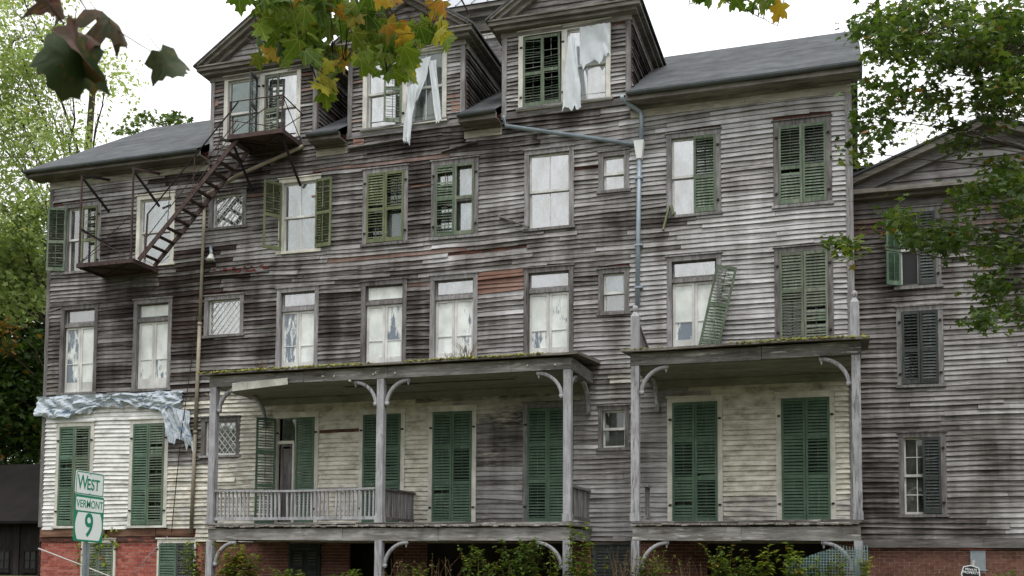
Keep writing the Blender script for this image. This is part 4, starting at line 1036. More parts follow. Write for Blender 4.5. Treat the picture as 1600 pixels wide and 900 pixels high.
p = p+Vector((.02, -.02, -.09)); q = MB(); q.tube([p, p+Vector((0, -.015, -.06)), p+Vector((0, -.03, -.13)), p+Vector((0, -.035, -.16))], .055, 10, .13); q.build('reflector', 'lamp', t, True)
def cable(name, pts, r, label, cat, mat='rope', sagz=0.0):
    q = MB(); P = [Vector(p) for p in pts]; pp = []
    for a, b in zip(P[:-1], P[1:]):
        for k in range(6): u = k/6; pp.append(a.lerp(b, u)+Vector((0, 0, -sagz*4*u*(1-u))))
    pp.append(P[-1]); o = q; o.tube(pp, r, 5); return tag(o.build(name, mat, smooth=True), label, cat)
cable('rope', [on(309, 480, -.12), on(300, 560, -.14), on(283, 680, -.2), on(271, 800, -.16), on(268, 832, -.12)], .012, 'thin dark rope hanging down the wall beside the tan conduit pipe', 'rope')
cable('wire', [(-8.72, -.36, 14.86), at(733, 22, 26.2), at(718, -6, 26.0), at(700, -60, 24)], .022, 'dark cable running up from the cornice of the middle dormer', 'cable')
cable('wire', [on(-40, 240, 6), on(60, 246, .2), (-21.4, -.05, 12.0)], .012, 'thin wire strung through the pale tree to the eave', 'cable', sagz=.05)
cable('handrail_pipe', [on(60, 857, -.6), on(130, 884, -.6), on(210, 916, -.6)], .02, 'slanting white pipe in front of the red brick basement', 'pipe', 'whitepipe')
cable('wire', [on(208, 898, -.4), on(233, 868, -.3), on(262, 838, -.1)], .010, 'thin pale cord slanting down the brick between the basement windows', 'cord', 'galv')
q = MB(); q.bar(on(780, 338, -.09), on(826, 355, -.16), .03, .10, (0, 1, 0)); tag(q.build('loose_plank', 'trim'), 'loose grey plank jutting from the wall beside the plastic-covered window', 'plank')
q = MB(); q.bar(on(1046, 322, -.1), on(1036, 360, -.2), .04, .09, (0, 1, 0)); q.bar(on(1050, 322, -.12), on(1052, 336, -.15), .04, .10, (0, 1, 0))
tag(q.build('broken_slat', 'olive'), 'broken greenish shutter piece dangling below a window sill near the downspout', 'board')
# the shutter that came off and leans over the french window
ls = shutter(0, 1, 0, 1.95, .47, Y=0, mat='green2', rails=(.12, .55), open_=(2,), parent=None, name='leaning_shutter', miss=.03)
for o in [ls]+list(ls.children):
    me = o.data; Rm = Matrix.Translation((-3.16, -.20, 6.45)) @ Matrix.Rotation(rad(13.5), 4, 'Y') @ Matrix.Rotation(rad(4), 4, 'X')
    if o.name.startswith('hinge'): bpy.data.objects.remove(o); continue
    me.transform(Rm)
tag(ls, 'detached green louvred shutter leaning across a french window above the short porch', 'shutter')
# two stubs of board that cling to the facade
for (px, py, px2, py2, w) in ((745, 222, 690, 238, .12), (545, 232, 640, 216, .10), (320, 432, 420, 424, .09), (1068, 470, 1068, 471, .01)):
    if w < .05: continue
    q = MB(); q.bar(on(px, py, -.09), on(px2, py2, -.05), .02, w, (0, 1, 0)); q.build('hanging_board', 'trim', house)
q = MB()
for k in range(26):
    px = 335+k*3.4; py = 425-k*.25+random.uniform(-5, 7); p = on(px, py, -.045); r = random.uniform(.03, .09)
    q.add([p+Vector((-r, 0, -r*.4)), p+Vector((r, -.02, -r*.3)), p+Vector((r*.7, -.03, r*.4)), p+Vector((-r*.8, -.01, r*.3))], [(0, 1, 2, 3)])
rp_ = q.build('torn_red_paper', plain_mat('red_building_paper', (.17, .05, .042), .9, .1, 0, .5, 8), house); tag(rp_, kind='stuff')
for (px, py, w, h) in ((560, 222, .30, .16), (336, 141+20, .2, .2), (712, 165, .25, .3), (495, 306, .3, .05), (660, 290, .6, .04)):
    p = on(px, py, -.05); q = MB(); q.hexa([p+Vector((-w/2, 0, -h/2)), p+Vector((w/2, -.015, -h/2+.02)), p+Vector((w/2, .02, -h/2)), p+Vector((-w/2, .03, -h/2)), p+Vector((-w/2, -.01, h/2)), p+Vector((w/2, 0, h/2-.03)), p+Vector((w/2, .03, h/2)), p+Vector((-w/2, .03, h/2))])
    q.build('bare_patch', plain_mat('pink_bare_wood', (.30, .17, .135), .9, .1, 0, .35, 9), house)

# ------------------------------------------------------------------ tarpaulin and torn plastic
def cloth(name, P, mat, label, cat, nx=40, nz=10, amp=.06, freq=5, seed=1, rag=.05, crumple=.35):
    """P(u, v) -> base point; crumpled outwards"""
    q = MB(); vs = []
    for j in range(nz+1):
        for i in range(nx+1):
            u, v = i/nx, j/nz; p = Vector(P(u, v))
            r1 = abs(vn(u*freq*2.2+v*1.5, v*freq*.6, seed)-.5)*2; r2 = abs(vn(u*freq*4.5-v*2, v*freq*1.1, seed+3)-.5)*2
            r3 = abs(vn(u*freq*9+v*5, v*freq*2-u*4, seed+5)-.5)*2
            p.y -= amp*(r1*1.3+r2*crumple+(r3*.4 if crumple > .5 else 0))
            p.z += (vn(u*freq*4, v*3, seed+7)-.5)*amp*.5
            if j == 0: p.z += (vn(u*freq*6, 0, seed+9)-.5)*rag*2
            vs.append(p)
    q.add(vs, [(j*(nx+1)+i, j*(nx+1)+i+1, (j+1)*(nx+1)+i+1, (j+1)*(nx+1)+i) for j in range(nz) for i in range(nx)])
    return tag(q.build(name, mat, smooth=mat != 'tarp'), label, cat)
tp = cloth('tarpaulin', lambda u, v: (-21.55+4.75*u, -.05, 6.14-.02*u-(1-v)*(.50+.14*math.sin(u*9)-.12*(u > .6))), 'tarp', 'crumpled grey-blue tarpaulin strip nailed across the wall above the white ground storey', 'tarp', 150, 14, .13, 5, 3, .10, .6)
cloth('tarpaulin', lambda u, v: (-17.42+.85*u+.18*(1-v), -.08, 5.80-.25*u-(1-v)*(.85+.15*u)), 'tarp', 'loose end of grey tarpaulin hanging over the shutter next to the conduit pipe', 'tarp', 34, 24, .10, 2.2, 8, .2, .6)
def ribbon(name, top, bot, w0, w1, mat, label, cat, seed, amp=.08, parent=None):
    a, b = Vector(top), Vector(bot)
    def P(u, v):
        c = b.lerp(a, v); w = w1+(w0-w1)*v; w *= .75+.5*vn(v*4, 0, seed); return (c.x+(u-.5)*w+.06*(vn(v*3, 1, seed)-.5), c.y, c.z)
    return cloth(name, P, mat, label, cat, 12, 26, amp, 1.6, seed, .14)
cloth('plastic_sheet', lambda u, v: (-5.95+.74*u, -.09, 13.65+.80*v-.18*(1-u)*(1-v)), 'plastic', 'white plastic sheet tacked over the upper sash of the third dormer window', 'plastic sheet', 30, 16, .05, 2.2, 5, .12)
ribbon('plastic_sheet', on(893, 60, -.16), on(893, 172, -.22), .18, .50, 'plastic', 'torn white plastic hanging like a scarf below the third dormer window', 'plastic sheet', 12, .12)
ribbon('plastic_sheet', on(676, 95, -.14), on(686, 190, -.16), .22, .16, 'plastic', 'long white plastic strip along the edge of the middle dormer window', 'plastic sheet', 15, .06)
ribbon('plastic_sheet', on(660, 92, -.12), on(648, 160, -.14), .55, .12, 'plastic', 'torn white plastic in the top of the middle dormer window', 'plastic sheet', 18, .06)
ribbon('plastic_sheet', on(645, 135, -.16), on(636, 222, -.24), .30, .20, 'plastic', 'white plastic rag dangling lowest from the middle dormer sill', 'plastic sheet', 22, .09)

# ------------------------------------------------------------------ the annex on the right
AY = 1.5
AX0, AX1, AXC = .16, 6.1, 3.1
annex = thing('annex_house', (AXC, AY, 1.0), 'lower dark clapboard annex with a pedimented gable, behind the maple branches', 'house')
AW = {'E1': (1.16, 2.14, 7.96, 9.85), 'E2': (1.16, 2.16, 5.68, 7.55), 'E3': (1.16, 2.17, 2.72, 4.64), 'E4': (4.2, 5.2, 5.68, 7.55), 'E5': (4.2, 5.2, 2.72, 4.64)}
q = MB(); wall_sheet(q, AX0, AX1, 1.95, 10.2, [(a+.1, b-.1, c+.03, d-.1) for a, b, c, d in AW.values()], AY)
q.add([(AX0, AY, 0), (AX0, 12, 0), (AX0, 12, 10.1), (AX0, AY, 10.1)], [(0, 1, 2, 3)]); q.add([(AX1, AY, 0), (AX1, 12, 0), (AX1, 12, 10.4), (AX1, AY, 10.4)], [(3, 2, 1, 0)]); q.add([(AX0, 12, 0), (AX1, 12, 0), (AX1, 12, 10.4), (AX0, 12, 10.4)], [(0, 1, 2, 3)])
q.add([(AX0-.2, AY+.02, 10.2), (AX1+.2, AY+.02, 10.2), (AXC, AY+.02, 11.48)], [(0, 1, 2)])
aw = q.build('wall', 'sheath', annex)
def tone_annex(x, z):
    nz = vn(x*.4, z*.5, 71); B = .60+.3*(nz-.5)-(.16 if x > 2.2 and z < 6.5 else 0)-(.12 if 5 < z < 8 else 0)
    return (.3+.4*random.random(), 0, min(1, max(0, B)), .35 if (z > 9.3 and random.random() < .35) else 0)
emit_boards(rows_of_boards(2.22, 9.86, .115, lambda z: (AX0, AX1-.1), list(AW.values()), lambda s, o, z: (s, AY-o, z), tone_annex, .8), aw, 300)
boxes('water_table', 'trim', annex, [(AX0, 2.9, AY-.05, AY, 2.0, 2.215), (2.91, AX1, AY-.052, AY, 2.0, 2.215)], j=.006)
boxes('frieze', 'trim', annex, [(AX0, AX1, AY-.055, AY, 9.87, 10.06)])
boxes('cornice', 'cornice', annex, [(AX0-.35, AX1+.35, AY-.25, AY, 10.06, 10.14), (AX0-.4, AX1+.4, AY-.42, AY, 10.14, 10.24)])
asl = (11.50-10.26)/(AXC-(AX0-.35))
emit_boards(rows_of_boards(10.26, 11.25, .20, lambda z: (max(AX0, AXC-(11.36-z)/asl), AXC+(11.36-z)/asl), [], lambda s, o, z: (s, AY+.01-o, z), lambda x, z: (random.random(), 0, .33, .6 if random.random() < .15 else 0), .7, usesag=False), aw)
for sx in (-1, 1):
    for nm, y0, t0, t1, mt in (('raking_cornice', AY-.44, -.04, .10, 'cornice'), ('raking_frieze', AY-.16, -.26, -.04, 'trim')):
        xa = AXC-(AX0-.4); zz = lambda x: 11.50-asl*x
        q = MB(); xs = (xa+(.0 if t1 > 0 else -.3), 0)
        q.hexa([(AXC+sx*xs[0], y0, zz(xs[0])+t0), (AXC, y0, zz(0)+t0), (AXC, AY+.0, zz(0)+t0), (AXC+sx*xs[0], AY+.0, zz(xs[0])+t0), (AXC+sx*xs[0], y0, zz(xs[0])+t1), (AXC, y0, zz(0)+t1), (AXC, AY, zz(0)+t1), (AXC+sx*xs[0], AY, zz(xs[0])+t1)])
        q.build(nm, mt, annex)
q = MB()
for sx in (-1, 1):
    xa = AXC-(AX0-.5); q.hexa([(AXC+sx*xa, AY-.5, 11.61-asl*xa), (AXC, AY-.5, 11.61), (AXC, 12.2, 11.61), (AXC+sx*xa, 12.2, 11.61-asl*xa), (AXC+sx*xa, AY-.5, 11.66-asl*xa), (AXC, AY-.5, 11.66), (AXC, 12.2, 11.66), (AXC+sx*xa, 12.2, 11.66-asl*xa)])
q.build('roof', 'roof', annex)
q = MB(); q.box(.26, 1.3, 4.0, 4.2, 10.0, 11.7); sw_ = q.build('side_wall', 'trim_v', annex)
for k in range(7): q = MB(); q.box(.28+k*.15, .42+k*.15, 3.96, 3.995, 10.0, 11.72, j=.004); q.build('upright_board', 'trim_v', sw_)
boxes('side_roof_edge', 'roof', annex, [(.2, 1.4, 3.85, 4.3, 11.74, 11.81)])
boxes('interior', 'inside', annex, [(AX0+.05, AX1-.05, AY+.2, 11.9, 10.0, 10.1), (AX0+.05, AX1-.05, 4.4, 4.5, .1, 9.99), (AX0+.05, AX1-.05, AY+.2, 4.39, 5.1, 5.2)])
def annex_win(k, behind, left, right, glass='glass_dark', kind='11'):
    b_ = AW[k]; window(b_, 'trim_v', glass, kind, behind, parent=annex, Y=AY)
    x0, x1, z0, z1 = b_; a, b = x0+.115, x1-.115; hw = (b-a)/2-.004
    if left is not None: shutter(a, 1, z0+.05, z1-.15, hw, parent=annex, rails=(.46,), **{**dict(Y=AY-.055, mat='dark'), **left})
    if right is not None: shutter(b, -1, z0+.05, z1-.15, hw, parent=annex, rails=(.46,), **{**dict(Y=AY-.055, mat='dark'), **right})
annex_win('E1', None, dict(ang=rad(150), mat='green', Y=AY-.09), dict(), 'black_glass', kind='22')
annex_win('E2', None, dict(open_=(0, 1)), dict())
annex_win('E3', None, None, dict(), 'glass_dark', '66')
annex_win('E4', None, dict(), dict()); annex_win('E5', None, dict(), dict())
q = MB(); wall_sheet(q, AX0, AX1, 0, 1.98, [], AY+.06); ab = q.build('basement_wall', 'mortar', annex)
bricks(AX0+.02, 4.2, 1.05, 1.97, [(2.62, 2.95, 1.5, 1.95)], AY+.098, ab, 300, .75)
boxes('vent', 'galv', annex, [(2.63, 2.94, AY-.0, AY+.05, 1.52, 1.93), (2.60, 2.97, AY-.01, AY-.001, 1.49, 1.52)])

# ------------------------------------------------------------------ route sign and yard sign
def text(body, name, size, mat, parent, xf_, sx=1.0, bold=.0):
    cu = bpy.data.curves.new(name, 'FONT'); cu.body = body; cu.align_x = 'CENTER'; cu.align_y = 'CENTER'; cu.size = size; cu.extrude = .0008; cu.offset = bold
    cu.materials.append(M[mat]); o = bpy.data.objects.new(name, cu); COL.objects.link(o)
    me = bpy.data.meshes.new_from_object(o); bpy.data.objects.remove(o); me.transform(xf_ @ Matrix.Diagonal((sx, 1, 1, 1)))
    return link(name, me, parent)
def rrect(w, h, r, n=5):
    pts = []
    for cx, cy, a0 in ((w/2-r, h/2-r, 0), (-w/2+r, h/2-r, 90), (-w/2+r, -h/2+r, 180), (w/2-r, -h/2+r, 270)):
        pts += [(cx+r*math.cos(rad(a0+90*i/n)), cy+r*math.sin(rad(a0+90*i/n))) for i in range(n+1)]
    return pts
def plate(pts, y0, th, xf_, name, mat, parent):
    q = MB(); n = len(pts); q.add([xf_ @ Vector((x, z, y0)) for x, z in pts]+[xf_ @ Vector((x, z, y0-th)) for x, z in pts], [tuple(range(n)), tuple(range(n, 2*n))[::-1]]+[(i, n+i, n+(i+1) % n, (i+1) % n) for i in range(n)])
    return q.build(name, mat, parent)
SC = at(138, 790, 16.0); 
sgn = thing('route_sign', (SC.x-.03, SC.y, gz(SC.y)), 'green and white route sign on a steel post, WEST plate above the number nine', 'road sign')
# local x runs along +y (away), local y up, local z faces +x
base_m = Matrix.Translation((SC.x, SC.y, 0)) @ Matrix(((0, 0, 1, 0), (1, 0, 0, 0), (0, 1, 0, 0), (0, 0, 0, 1)))
tiltm = Matrix.Rotation(rad(-2.0), 4, 'Z')
wz = at(138, 756, 16.0).z; vz = at(138, 811, 16.0).z
WX = base_m @ Matrix.Translation((0, wz, .02)) @ tiltm; VX = base_m @ Matrix.Translation((0, vz, .02)) @ tiltm
wp = plate(rrect(.63, .36, .04), 0, .006, WX, 'direction_plate', 'sign_white', sgn)
def ring(w, h, r, t_, xf_, name, mat, parent, y0=.0025):
    o_, i_ = rrect(w, h, r), rrect(w-2*t_, h-2*t_, max(.005, r-t_)); n = len(o_); q = MB()
    q.add([xf_ @ Vector((x, z, y0)) for x, z in o_+i_], [(i, (i+1) % n, n+(i+1) % n, n+i) for i in range(n)]); return q.build(name, mat, parent)
ring(.612, .342, .034, .014, WX, 'border', 'sign_green', wp)
text('W', 'lettering', .30, 'sign_green', wp, WX @ Matrix.Translation((-.165, .002, .003)), .72, .003); text('EST', 'lettering', .235, 'sign_green', wp, WX @ Matrix.Translation((.07, -.018, .003)), .78, .003)
VH = .70
vp = plate(rrect(.65, VH, .045), 0, .006, VX, 'route_plate', 'sign_green', sgn)
pn = plate(rrect(.60, .20, .02), .003, .003, VX @ Matrix.Translation((0, VH/2-.135, 0)), 'state_panel', 'sign_white', vp)
text('VERMONT', 'lettering', .165, 'sign_green', vp, VX @ Matrix.Translation((0, VH/2-.135, .0045)), .76, .001)
pts = []
hh = .205
for i in range(13): a = -1+2*i/12; pts.append((.295-.055*a*a, hh*a))
for i in range(13): a = 1-2*i/12; pts.append((-.295+.055*a*a, hh*a))
plate(pts, .003, .003, VX @ Matrix.Translation((0, -VH/2+.235, 0)), 'number_panel', 'sign_white', vp)
text('9', 'lettering', .50, 'sign_green', vp, VX @ Matrix.Translation((0, -VH/2+.235, .0045)), .80, .007)
for M_, zz_ in ((WX, .15), (WX, -.15), (VX, .31)): 
    q = MB(); p0 = M_ @ Vector((0, zz_, .0)); p1 = M_ @ Vector((0, zz_, .010)); q.tube([p0, p1], .010, 6); q.build('bolt', 'galv', sgn)
q = MB(); yb = SC.y; xb = SC.x
q.box(xb-.012, xb-.006, yb-.028, yb+.028, gz(yb)-.1, wz+.15); q.box(xb-.045, xb-.012, yb-.032, yb-.026, gz(yb)-.1, wz+.15); q.box(xb-.045, xb-.012, yb+.026, yb+.032, gz(yb)-.1, wz+.15)
for s in (-1, 1): q.box(xb-.0065, xb+.001, yb+s*.045-.018, yb+s*.045+.018, gz(yb)-.1, vz-.36)
q.build('post', 'galv', sgn)
for k in range(30):
    z = 1.1+k*.026
    q = MB(); q.tube([(xb-.0055, yb, z), (xb-.003, yb, z)], .006, 6); q.build('bolt_hole', 'sign_black', sgn)

p = at(1517, 893, 15.5); ys = thing('yard_sign', (p.x, p.y, gz(p.y)), 'small black and white hexagonal notice on a white stake by the annex foundation', 'sign')
YX = Matrix.Translation(p) @ Matrix.Diagonal((.88, .88, .88, 1)) @ Matrix.Rotation(rad(90), 4, 'X') @ Matrix.Rotation(rad(-6), 4, 'Z')
hexo = [(.02*0, .11), (-.125, .075), (-.15, -.06), (-.10, -.17), (.10, -.17), (.15, -.06), (.125, .075)]
pl = plate(hexo, 0, .008, YX, 'notice_plate', 'sign_white', ys); plate([(x*.88, z*.88-.003) for x, z in hexo], .003, .002, YX, 'notice_panel', 'sign_black', pl)
for i, (s_, b_) in enumerate((('PRIVATE', .055), ('PROPERTY', .058))): text(s_, 'lettering', b_, 'sign_white', pl, YX @ Matrix.Translation((0, .03-.05*i, .0045)), .9, .001)
q = MB(); a = YX @ Vector((.015, -1.0, -.02)); b = YX @ Vector((.03, .19, -.02)); q.tube([a, b], .017, 8); q.build('stake', 'whitepipe', ys)

# ------------------------------------------------------------------ green plastic netting by the last porch post
q = MB(); cell = .055; x0, x1, z0, z1 = -1.15, .42, 1.0, 1.98
ytop = lambda x, z: PY-.13+.05*(vn(x*3, z*3, 81)-.5)
ztop = lambda x: z1-.32*max(0, (-.1-x))+.05*(vn(x*4, 0, 82)-.5)
n = int((x1-x0)/cell)
for i in range(n+1):
    x = x0+i*cell; zt_ = ztop(x); pts = [(x+.02*(vn(z*4, x, 83)-.5), ytop(x, z), z) for z in np.linspace(z0, zt_, 7)]
    for a, b in zip(pts[:-1], pts[1:]): q.bar(a, b, .014, .004, (0, 1, 0))
k = int((z1-z0)/cell)
for j in range(k):
    z = z0+j*cell
    for i in range(n):
        x = x0+i*cell
        if z < min(ztop(x), ztop(x+cell)): q.bar((x, ytop(x, z), z), (x+cell, ytop(x+cell, z), z+.004), .004, .014, (0, 0, 1))
tag(q.build('netting', 'net'), 'green plastic barrier netting wrapped around the foot of the last porch post', 'netting')

# ------------------------------------------------------------------ dark barn on the left
barn = thing('barn', (-36, 9, 0.6), 'dark board barn with a black roof and tiny windows, at the left edge', 'barn')
bh = [(-31.15, -30.6, 1.2, 1.95), (-29.95, -29.35, 1.2, 1.95)]
q = MB(); wall_sheet(q, -46, -25, .4, 3.2, bh, 8.8); q.add([(-46, 8.8, .4), (-46, 16, .4), (-46, 16, 3.2), (-46, 12.4, 5.4), (-46, 8.8, 3.2)], [(0, 1, 2, 3, 4)]); q.add([(-25, 8.8, .4), (-25, 16, .4), (-25, 16, 3.2), (-25, 12.4, 5.4), (-25, 8.8, 3.2)], [(4, 3, 2, 1, 0)]); q.add([(-46, 16, .4), (-25, 16, .4), (-25, 16, 3.2), (-46, 16, 3.2)], [(3, 2, 1, 0)])
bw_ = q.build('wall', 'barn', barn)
x = -33.5
while x < -27.6:
    w = random.uniform(.2, .28)
    if not any(x < h[1] and x+w > h[0] for h in bh): q = MB(); q.box(x+.006, x+w-.006, 8.76+random.uniform(-.01, .01), 8.799, .4, 3.2); q.build('upright_board', 'barn', bw_)
    x += w
q = MB(); q.hexa([(-46.5, 8.2, 2.95), (-24.5, 8.2, 2.95), (-24.5, 12.4, 5.55), (-46.5, 12.4, 5.55), (-46.5, 8.2, 3.05), (-24.5, 8.2, 3.05), (-24.5, 12.4, 5.65), (-46.5, 12.4, 5.65)]); q.hexa([(-46.5, 16.6, 2.95), (-24.5, 16.6, 2.95), (-24.5, 12.4, 5.55), (-46.5, 12.4, 5.55), (-46.5, 16.6, 3.05), (-24.5, 16.6, 3.05), (-24.5, 12.4, 5.65), (-46.5, 12.4, 5.65)])
q.build('roof', 'barn_roof', barn)
for (a, b, c, d) in bh:
    q = MB(); sash(q, a, b, c, d, 8.78, .05, mx=(.5,), mz=(.5,)); q.box(a-.05, b+.05, 8.70, 8.755, c-.1, c-.01); wn = q.build('window', 'barn', barn); pane(wn, a+.05, b-.05, c+.05, d-.05, 8.79, 'black_glass')

# ------------------------------------------------------------------ vegetation
BIG = [(0, .02), (.12, -.10), (.42, -.06), (.34, .08), (.27, .20), (.44, .28), (.58, .52), (.40, .50), (.36, .60), (.20, .54), (.17, .66), (.24, .78), (.10, .82), (0, 1.0)]
BIG = BIG+[(-x, y) for x, y in BIG[-2:0:-1]]
SMALL = [(0, 0), (.4, -.05), (.25, .2), (.55, .5), (.2, .52), (0, 1), (-.2, .52), (-.55, .5), (-.25, .2), (-.4, -.05)]
OVAL = [(0, 0), (.26, .35), (.2, .7), (0, 1), (-.2, .7), (-.26, .35)]
QUAD = [(0, 0), (.3, .5), (0, 1), (-.3, .5)]
def leaf_cloud(name, C, size, shape, mat, parent, droop=.5, orange=.03, tonefn=None, up=1.0, flat=.6):
    C = np.asarray(C); n = len(C); K = len(shape); S = np.array(shape)
    az = RNG.uniform(0, 2*np.pi, n); t = np.stack([np.cos(az), np.sin(az), -droop+RNG.normal(0, .35, n)], 1); t /= np.linalg.norm(t, axis=1)[:, None]
    nr = RNG.normal(0, flat, (n, 3)); nr[:, 2] += up; nr -= (nr*t).sum(1)[:, None]*t; nr /= np.linalg.norm(nr, axis=1)[:, None]+1e-9
    b = np.cross(t, nr); sz = size*RNG.uniform(.65, 1.3, n)
    curl = RNG.uniform(-.25, .05, n)
    V = C[:, None, :]+sz[:, None, None]*(S[None, :, 0, None]*b[:, None, :]+S[None, :, 1, None]*t[:, None, :]+(curl[:, None]*(S[None, :, 0]**2*1.5+S[None, :, 1]**2*.3))[:, :, None]*nr[:, None, :])
    V = V.reshape(-1, 3)
    me = bpy.data.meshes.new(name); me.vertices.add(n*K); me.vertices.foreach_set('co', V.astype(np.float32).ravel())
    me.loops.add(n*K); me.loops.foreach_set('vertex_index', np.arange(n*K, dtype=np.int32))
    me.polygons.add(n); me.polygons.foreach_set('loop_start', np.arange(0, n*K, K, dtype=np.int32)); me.polygons.foreach_set('loop_total', np.full(n, K, dtype=np.int32))
    me.update(calc_edges=True); me.validate()
    tone = RNG.random(n) if tonefn is None else tonefn(C); col = np.zeros((n, 4), np.float32); col[:, 0] = np.clip(tone, 0, 1); col[:, 2] = np.where(RNG.random(n) < orange, RNG.uniform(.4, 1, n), 0); col[:, 3] = 1
    ca = me.color_attributes.new('tone', 'FLOAT_COLOR', 'POINT'); ca.data.foreach_set('color', np.repeat(col, K, 0).ravel())
    me.materials.append(M[mat]); o = link(name, me, parent); return tag(o, kind='stuff')
def curve_pts(a, b, k=5, sagz=.0, wob=.08):
    a, b = Vector(a), Vector(b); L = (b-a).length; out_ = []
    for i in range(k+1):
        u = i/k; w = math.sin(math.pi*u)*wob*L
        out_.append(a.lerp(b, u)+Vector((random.uniform(-w, w)*.5, random.uniform(-w, w)*.5, sagz*math.sin(math.pi*u)+random.uniform(-w, w)*.4)))
    return out_
def tree(name, label, base, top, ells, d0, d1, mat, shape, lsize, per, crad, group=None, trunk_r=.25, orange=.02, limb_r=.07, twig_r=.012, fat=1.0, cat='tree', tonebias=0.0, zsq=.6, tw=1.0, droop=.5):
    t = thing(name, base, label, cat, group); q = MB(); base, top = Vector(base), Vector(top)
    q.tube([base, base.lerp(top, .25)+Vector((.1, .05, 0)), base.lerp(top, .6), top], trunk_r, 9, trunk_r*.45)
    C = []; T = []
    for (cx, cy, rx, ry, n) in ells:
        dm_ = random.uniform(d0+.25*(d1-d0), d0+.75*(d1-d0)); ec = at(cx, cy, dm_)
        u = max(.25, min(1.0, (ec.z-base.z)/(top.z-base.z)*.72)); st = base.lerp(top, u)
        lp = curve_pts(st, ec, 6, .3, .05); q.tube(lp, limb_r, 6, limb_r*.25)
        for k in range(n):
            a = random.uniform(0, 6.283); r_ = math.sqrt(random.random())
            p = at(cx+rx*r_*math.cos(a), cy+ry*r_*math.sin(a), random.uniform(d0, d1))
            if random.random() < tw: q.tube(curve_pts(lp[random.choice((3, 4, 5, 6))], p, 3, .08, .1), twig_r, 4, twig_r*.4)
            tn = random.gauss(.5, .16)+tonebias
            P = RNG.normal(0, crad*.55, (per, 3)); P[:, 2] *= zsq; C.append(P+np.array(p)); T.append(np.full(per, tn)+RNG.normal(0, .16, per))
    q.build('trunk', 'bark', t)
    C = np.concatenate(C); T = np.concatenate(T)
    leaf_cloud('crown', C, lsize, shape, mat, t, orange=orange, tonefn=lambda c_: T, droop=droop)
    return t
tree('maple_tree', 'dark green maple whose leafy branches hang over the annex at the right edge', (8.5, -5.5, .9), (8.0, -5.0, 10.5),
     [(1490, 50, 118, 52, 80), (1555, 105, 56, 55, 44), (1395, 105, 40, 55, 13), (1372, 185, 34, 38, 9), (1450, 155, 42, 28, 9), (1495, 208, 24, 24, 5), (1345, 238, 18, 12, 3), (1550, 178, 34, 16, 4), (1375, 40, 34, 32, 11), (1594, 170, 10, 30, 2),
      (1568, 275, 36, 28, 15), (1520, 302, 26, 16, 6), (1590, 330, 20, 32, 8), (1322, 383, 16, 7, 4), (1400, 352, 20, 22, 6), (1440, 376, 34, 11, 7), (1500, 370, 40, 18, 10), (1572, 392, 34, 28, 12), (1562, 450, 30, 28, 8), (1527, 492, 18, 14, 4), (1590, 478, 14, 20, 3), (1690, 120, 60, 130, 34), (1690, 400, 50, 110, 16)],
     14.5, 17.5, 'maple_right', SMALL, .105, 34, .25, trunk_r=.32, orange=.02, limb_r=.022, twig_r=.006, droop=.35)
tree('ash_tree', 'tall feathery light green tree rising behind the left end of the house', (-33, 14, .8), (-31, 13, 22),
     [(25, 60, 70, 75, 40), (15, 160, 70, 70, 42), (75, 150, 36, 70, 13), (40, 240, 66, 50, 22), (10, 330, 50, 60, 22), (70, 310, 40, 20, 5), (110, 80, 36, 50, 8), (165, 118, 34, 34, 7), (120, 215, 42, 30, 7), (25, -40, 90, 50, 25), (-60, 150, 50, 250, 60)],
     38, 44, 'tree_light', OVAL, .17, 75, .8, trunk_r=.3, limb_r=.07, twig_r=.014, zsq=.75)
tree('maple_tree', 'dense dark green tree behind the barn with an orange-tinged bough', (-37, 22, .6), (-37, 22, 13),
     [(20, 420, 60, 60, 45), (30, 500, 55, 70, 70), (15, 600, 60, 70, 75), (45, 640, 40, 70, 50), (20, 690, 60, 50, 55), (55, 560, 25, 60, 26), (-50, 560, 50, 200, 60)],
     49, 54, 'tree_dark', SMALL, .30, 46, 1.1, trunk_r=.4, limb_r=.14, twig_r=.03, orange=.02)
tree('maple_tree', 'mid green tree between the feathery tree and the darker one, at the far left', (-30, 12, .6), (-30, 12, 10),
     [(45, 345, 36, 25, 16), (30, 400, 50, 40, 34), (60, 440, 20, 40, 14), (10, 450, 40, 40, 22)],
     41, 45, 'tree_light', SMALL, .24, 44, .9, trunk_r=.3, limb_r=.1, twig_r=.02, tonebias=-.35, orange=.01)
tree('maple_tree', 'orange turning bough showing beside the left corner of the house', (-36, 18, .6), (-35.5, 18, 9.5), [(12, 508, 10, 18, 4), (8, 545, 8, 8, 2)], 46, 48, 'tree_dark', SMALL, .26, 30, .7, trunk_r=.15, limb_r=.06, twig_r=.02, orange=.6)
tree('far_tree', 'treetop just showing above the left roof slope', (-22, 28, .6), (-22.5, 28, 18), [(240, 190, 40, 9, 7), (268, 182, 16, 8, 4), (200, 205, 12, 5, 2)], 52, 55, 'tree_dark', SMALL, .24, 24, .5, trunk_r=.3, limb_r=.09, twig_r=.02, tonebias=.25)
tree('far_tree', 'sparse autumn treetop in the gap above the annex roof', (3, 22, .6), (3.2, 22, 13), [(1432, 205, 20, 28, 5), (1410, 245, 12, 10, 2)], 45, 48, 'tree_light', OVAL, .15, 16, .8, trunk_r=.2, limb_r=.03, twig_r=.015, tonebias=-.3, orange=.25)

